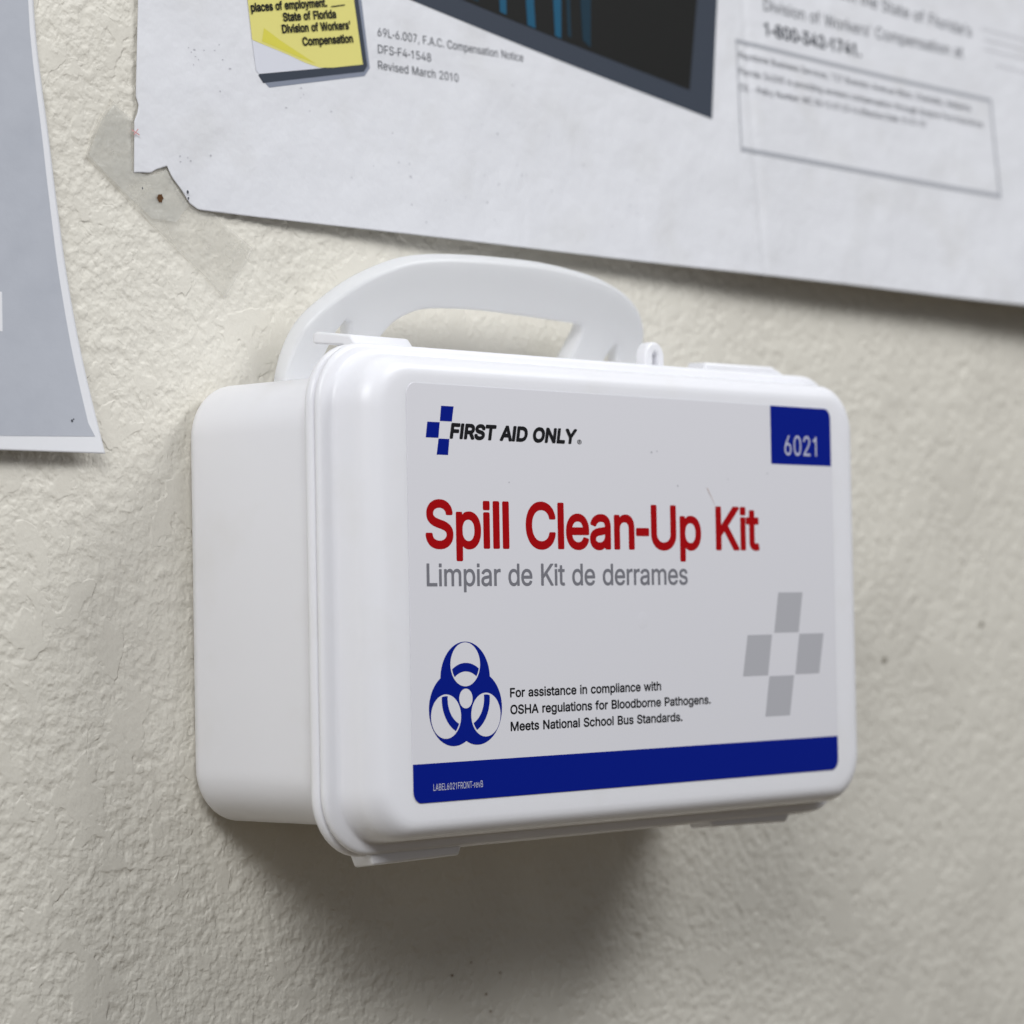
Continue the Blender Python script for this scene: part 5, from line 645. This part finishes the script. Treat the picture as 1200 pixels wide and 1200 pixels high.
def right_text(b):
    add_text(b, 'You may contact the State of Florida\u2019s', (137.7, 183.2), (248.7, 177.9), 3.7)
    add_text(b, 'Division of Workers\u2019 Compensation at', (137.8, 171.9), (243.3, 170.4), 3.7)
printed('contact_text', right_text, INK, PO + .05, ref=5)
printed('phone_text', lambda b: add_text(b, '1-800-342-1741.', (137.2, 164.3), (187.5, 163.9), 4.2, 'bold'), INK, PO + .05, ref=5)
def small_text(b):
    add_text(b, 'Keystone Business Services, 727 Brandon Avenue West, Charlotte, Alabama', (123.8, 156.0), (245.0, 153.4), 2.0)
    add_text(b, 'Florida 34205 is providing workers compensation through Empire Fire Insurance', (123.4, 151.1), (251.1, 148.8), 2.0)
    add_text(b, 'CO. - Policy Number: WC 05-12-57-23-14 Effective Date: 01-01-10', (123.0, 146.3), (219.3, 145.5), 2.0)
printed('policy_text', small_text, INK, PO + .05, ref=5)
def frame(b):
    add_line(b, (122.6, 160.9), (257.4, 158.2), 1.3); add_line(b, (121.3, 128.8), (257.0, 126.8), 1.5)
    add_line(b, (123.1, 161.2), (121.7, 128.6), 0.55); add_line(b, (257.0, 158.5), (256.6, 126.7), 1.0)
printed('text_frame', frame, RULE, PO + .04)
def side_lines(b):
    for z, x0, x1 in ((181.5, 255, 300), (178.2, 256, 302), (175, 256, 298), (170.5, 262, 282)): add_line(b, (x0, z), (x1, z - 0.6), 0.9)
printed('margin_text', side_lines, FAINTER, PO + .04)
def dirt(b):
    for cx, cz, n, sp in ((-92, 130, 7, 9), (-82, 133, 5, 5), (-55, 124, 6, 6), (-30, 112, 7, 14), (10, 103, 9, 20), (60, 110, 8, 24), (20, 125, 6, 16), (-95, 105, 5, 6)):
        for i in range(n): add_disc(b, cx + random.gauss(0, sp * .6), max(cz + random.gauss(0, sp * .3), 96), random.uniform(.12, .42), random.uniform(.1, .25), 8)
printed('dirt_specks', dirt, FAINT, PO + .03)['kind'] = 'stuff'

# ------------------------------------------------------------------ grey sheet at the left
def sheet_surf(x, z): return WALL - (1.3 + 2.6 * min(max((140 - z) / 105, 0), 1.3) ** 2)
edge = [(-136.0, 330), (-139.0, 175), (-140.3, 137.3), (-136.5, 106.2), (-134.3, 89), (-132.0, 73.1), (-128.3, 54.5), (-122.8, 33.6)]
edge = catmull(edge, 5, False)
ez_ = lambda z: float(np.interp(z, [q[1] for q in edge[::-1]], [q[0] for q in edge[::-1]]))
bm = bmesh.new(); prev = None
for i in range(76):
    row = []
    for j in range(41):
        f_ = (j / 40) ** 1.5; zb = 33.6 - 0.2 * f_; z = zb + (330 - zb) * (i / 75) ** 1.5; xe = ez_(max(z, 33.6))
        row.append(bm.verts.new((xe + (-330 - xe) * f_, z, 0)))
    if prev:
        for j in range(40): bm.faces.new((prev[j], prev[j + 1], row[j + 1], row[j]))
    prev = row
sheet = lay('notice_sheet', bm, sheet_surf, 0, SHEETWHITE, None)
sheet.data.polygons.foreach_set('use_smooth', [True] * len(sheet.data.polygons))
md = sheet.modifiers.new('thickness', 'SOLIDIFY'); md.thickness = 0.2 * MM; md.offset = -1
tag(sheet, 'grey-blue sheet with a white margin taped at the left, cut off by the frame', 'paper sheet')
inner_edge = [(x - (1.6 + 1.4 * min(max((140 - z) / 105, 0), 1)), z) for x, z in edge if z > 38] + [(-125.7, 37.5)]
printed('grey_print', lambda b: add_poly(b, inner_edge + [(-153.1, 36.8), (-320, 36.6), (-320, 330)]), SHEETGREY, .06, sheet, sheet_surf, 8)
printed('white_lettering', lambda b: add_poly(b, [(-151.7, 69.5), (-151.9, 60.5), (-170, 60.5), (-170, 69.5)]), SHEETWHITE, .12, sheet, sheet_surf, 8)
printed('ink_dot', lambda b: (add_disc(b, -132.5, 40.9, .35, .35, 12), add_disc(b, -132.0, 41.3, .22, .2, 10)), INK, .12, sheet, sheet_surf, 8)

# ------------------------------------------------------------------ strip of clear tape at the poster's torn corner
def tape_surf(x, z): return WALL - 0.66 + 0.06 * math.sin(x * 0.9 + z * 0.4)
T_OUT = [(-116.1, 117.0), (-112.0, 115.0), (-106.0, 110.2), (-98.3, 102.8), (-90, 96.9), (-80, 90.6), (-71.1, 85.6), (-72.5, 83.2), (-76, 79), (-80.8, 72.8), (-88, 78), (-97.3, 84.2), (-104, 88.6), (-112.8, 94.9), (-119, 99.4), (-124.8, 103.3), (-123, 107.6), (-120.2, 112.3)]
bm = bmesh.new(); add_poly(bm, T_OUT[::-1]); refine(bm, 3)
tape = lay('tape_strip', bm, tape_surf, 0, TAPE, None)
tape.data.polygons.foreach_set('use_smooth', [True] * len(tape.data.polygons))
tag(tape, 'clear dirty tape strip holding the torn lower left corner of the poster', 'tape')
printed('folded_end', lambda b: add_poly(b, [(-115.7, 116.2), (-110.6, 113.4), (-110.6, 101.0), (-105, 100.3), (-99.6, 102.3), (-97, 99), (-92.6, 94.4), (-96.5, 90), (-104.4, 90.2), (-112.6, 95.4), (-123.8, 103.4), (-119.8, 111.9)][::-1]), TAPEFOLD, .07, tape, tape_surf, 3)
printed('nail_hole', lambda b: add_poly(b, [(-101.8 + .9 * random.uniform(.75, 1.25) * math.cos(t), 95.3 + 1.05 * random.uniform(.75, 1.25) * math.sin(t)) for t in [i * .5236 for i in range(12)]]), RUST, .3, tape, tape_surf, 3)
printed('dark_fleck', lambda b: (add_disc(b, -93.5, 97.4, .4, .45, 10), add_disc(b, -93.3, 95.9, .3, .35, 10), add_disc(b, -108, 97, .2, .3, 8)), INK, .9, tape, tape_surf, 3)
printed('pink_mark', lambda b: (add_line(b, (-111.0, 110.6), (-108.6, 109.6), .3), add_line(b, (-110.4, 109.5), (-109.0, 111), .25)), PINK, .9, tape, tape_surf, 3)
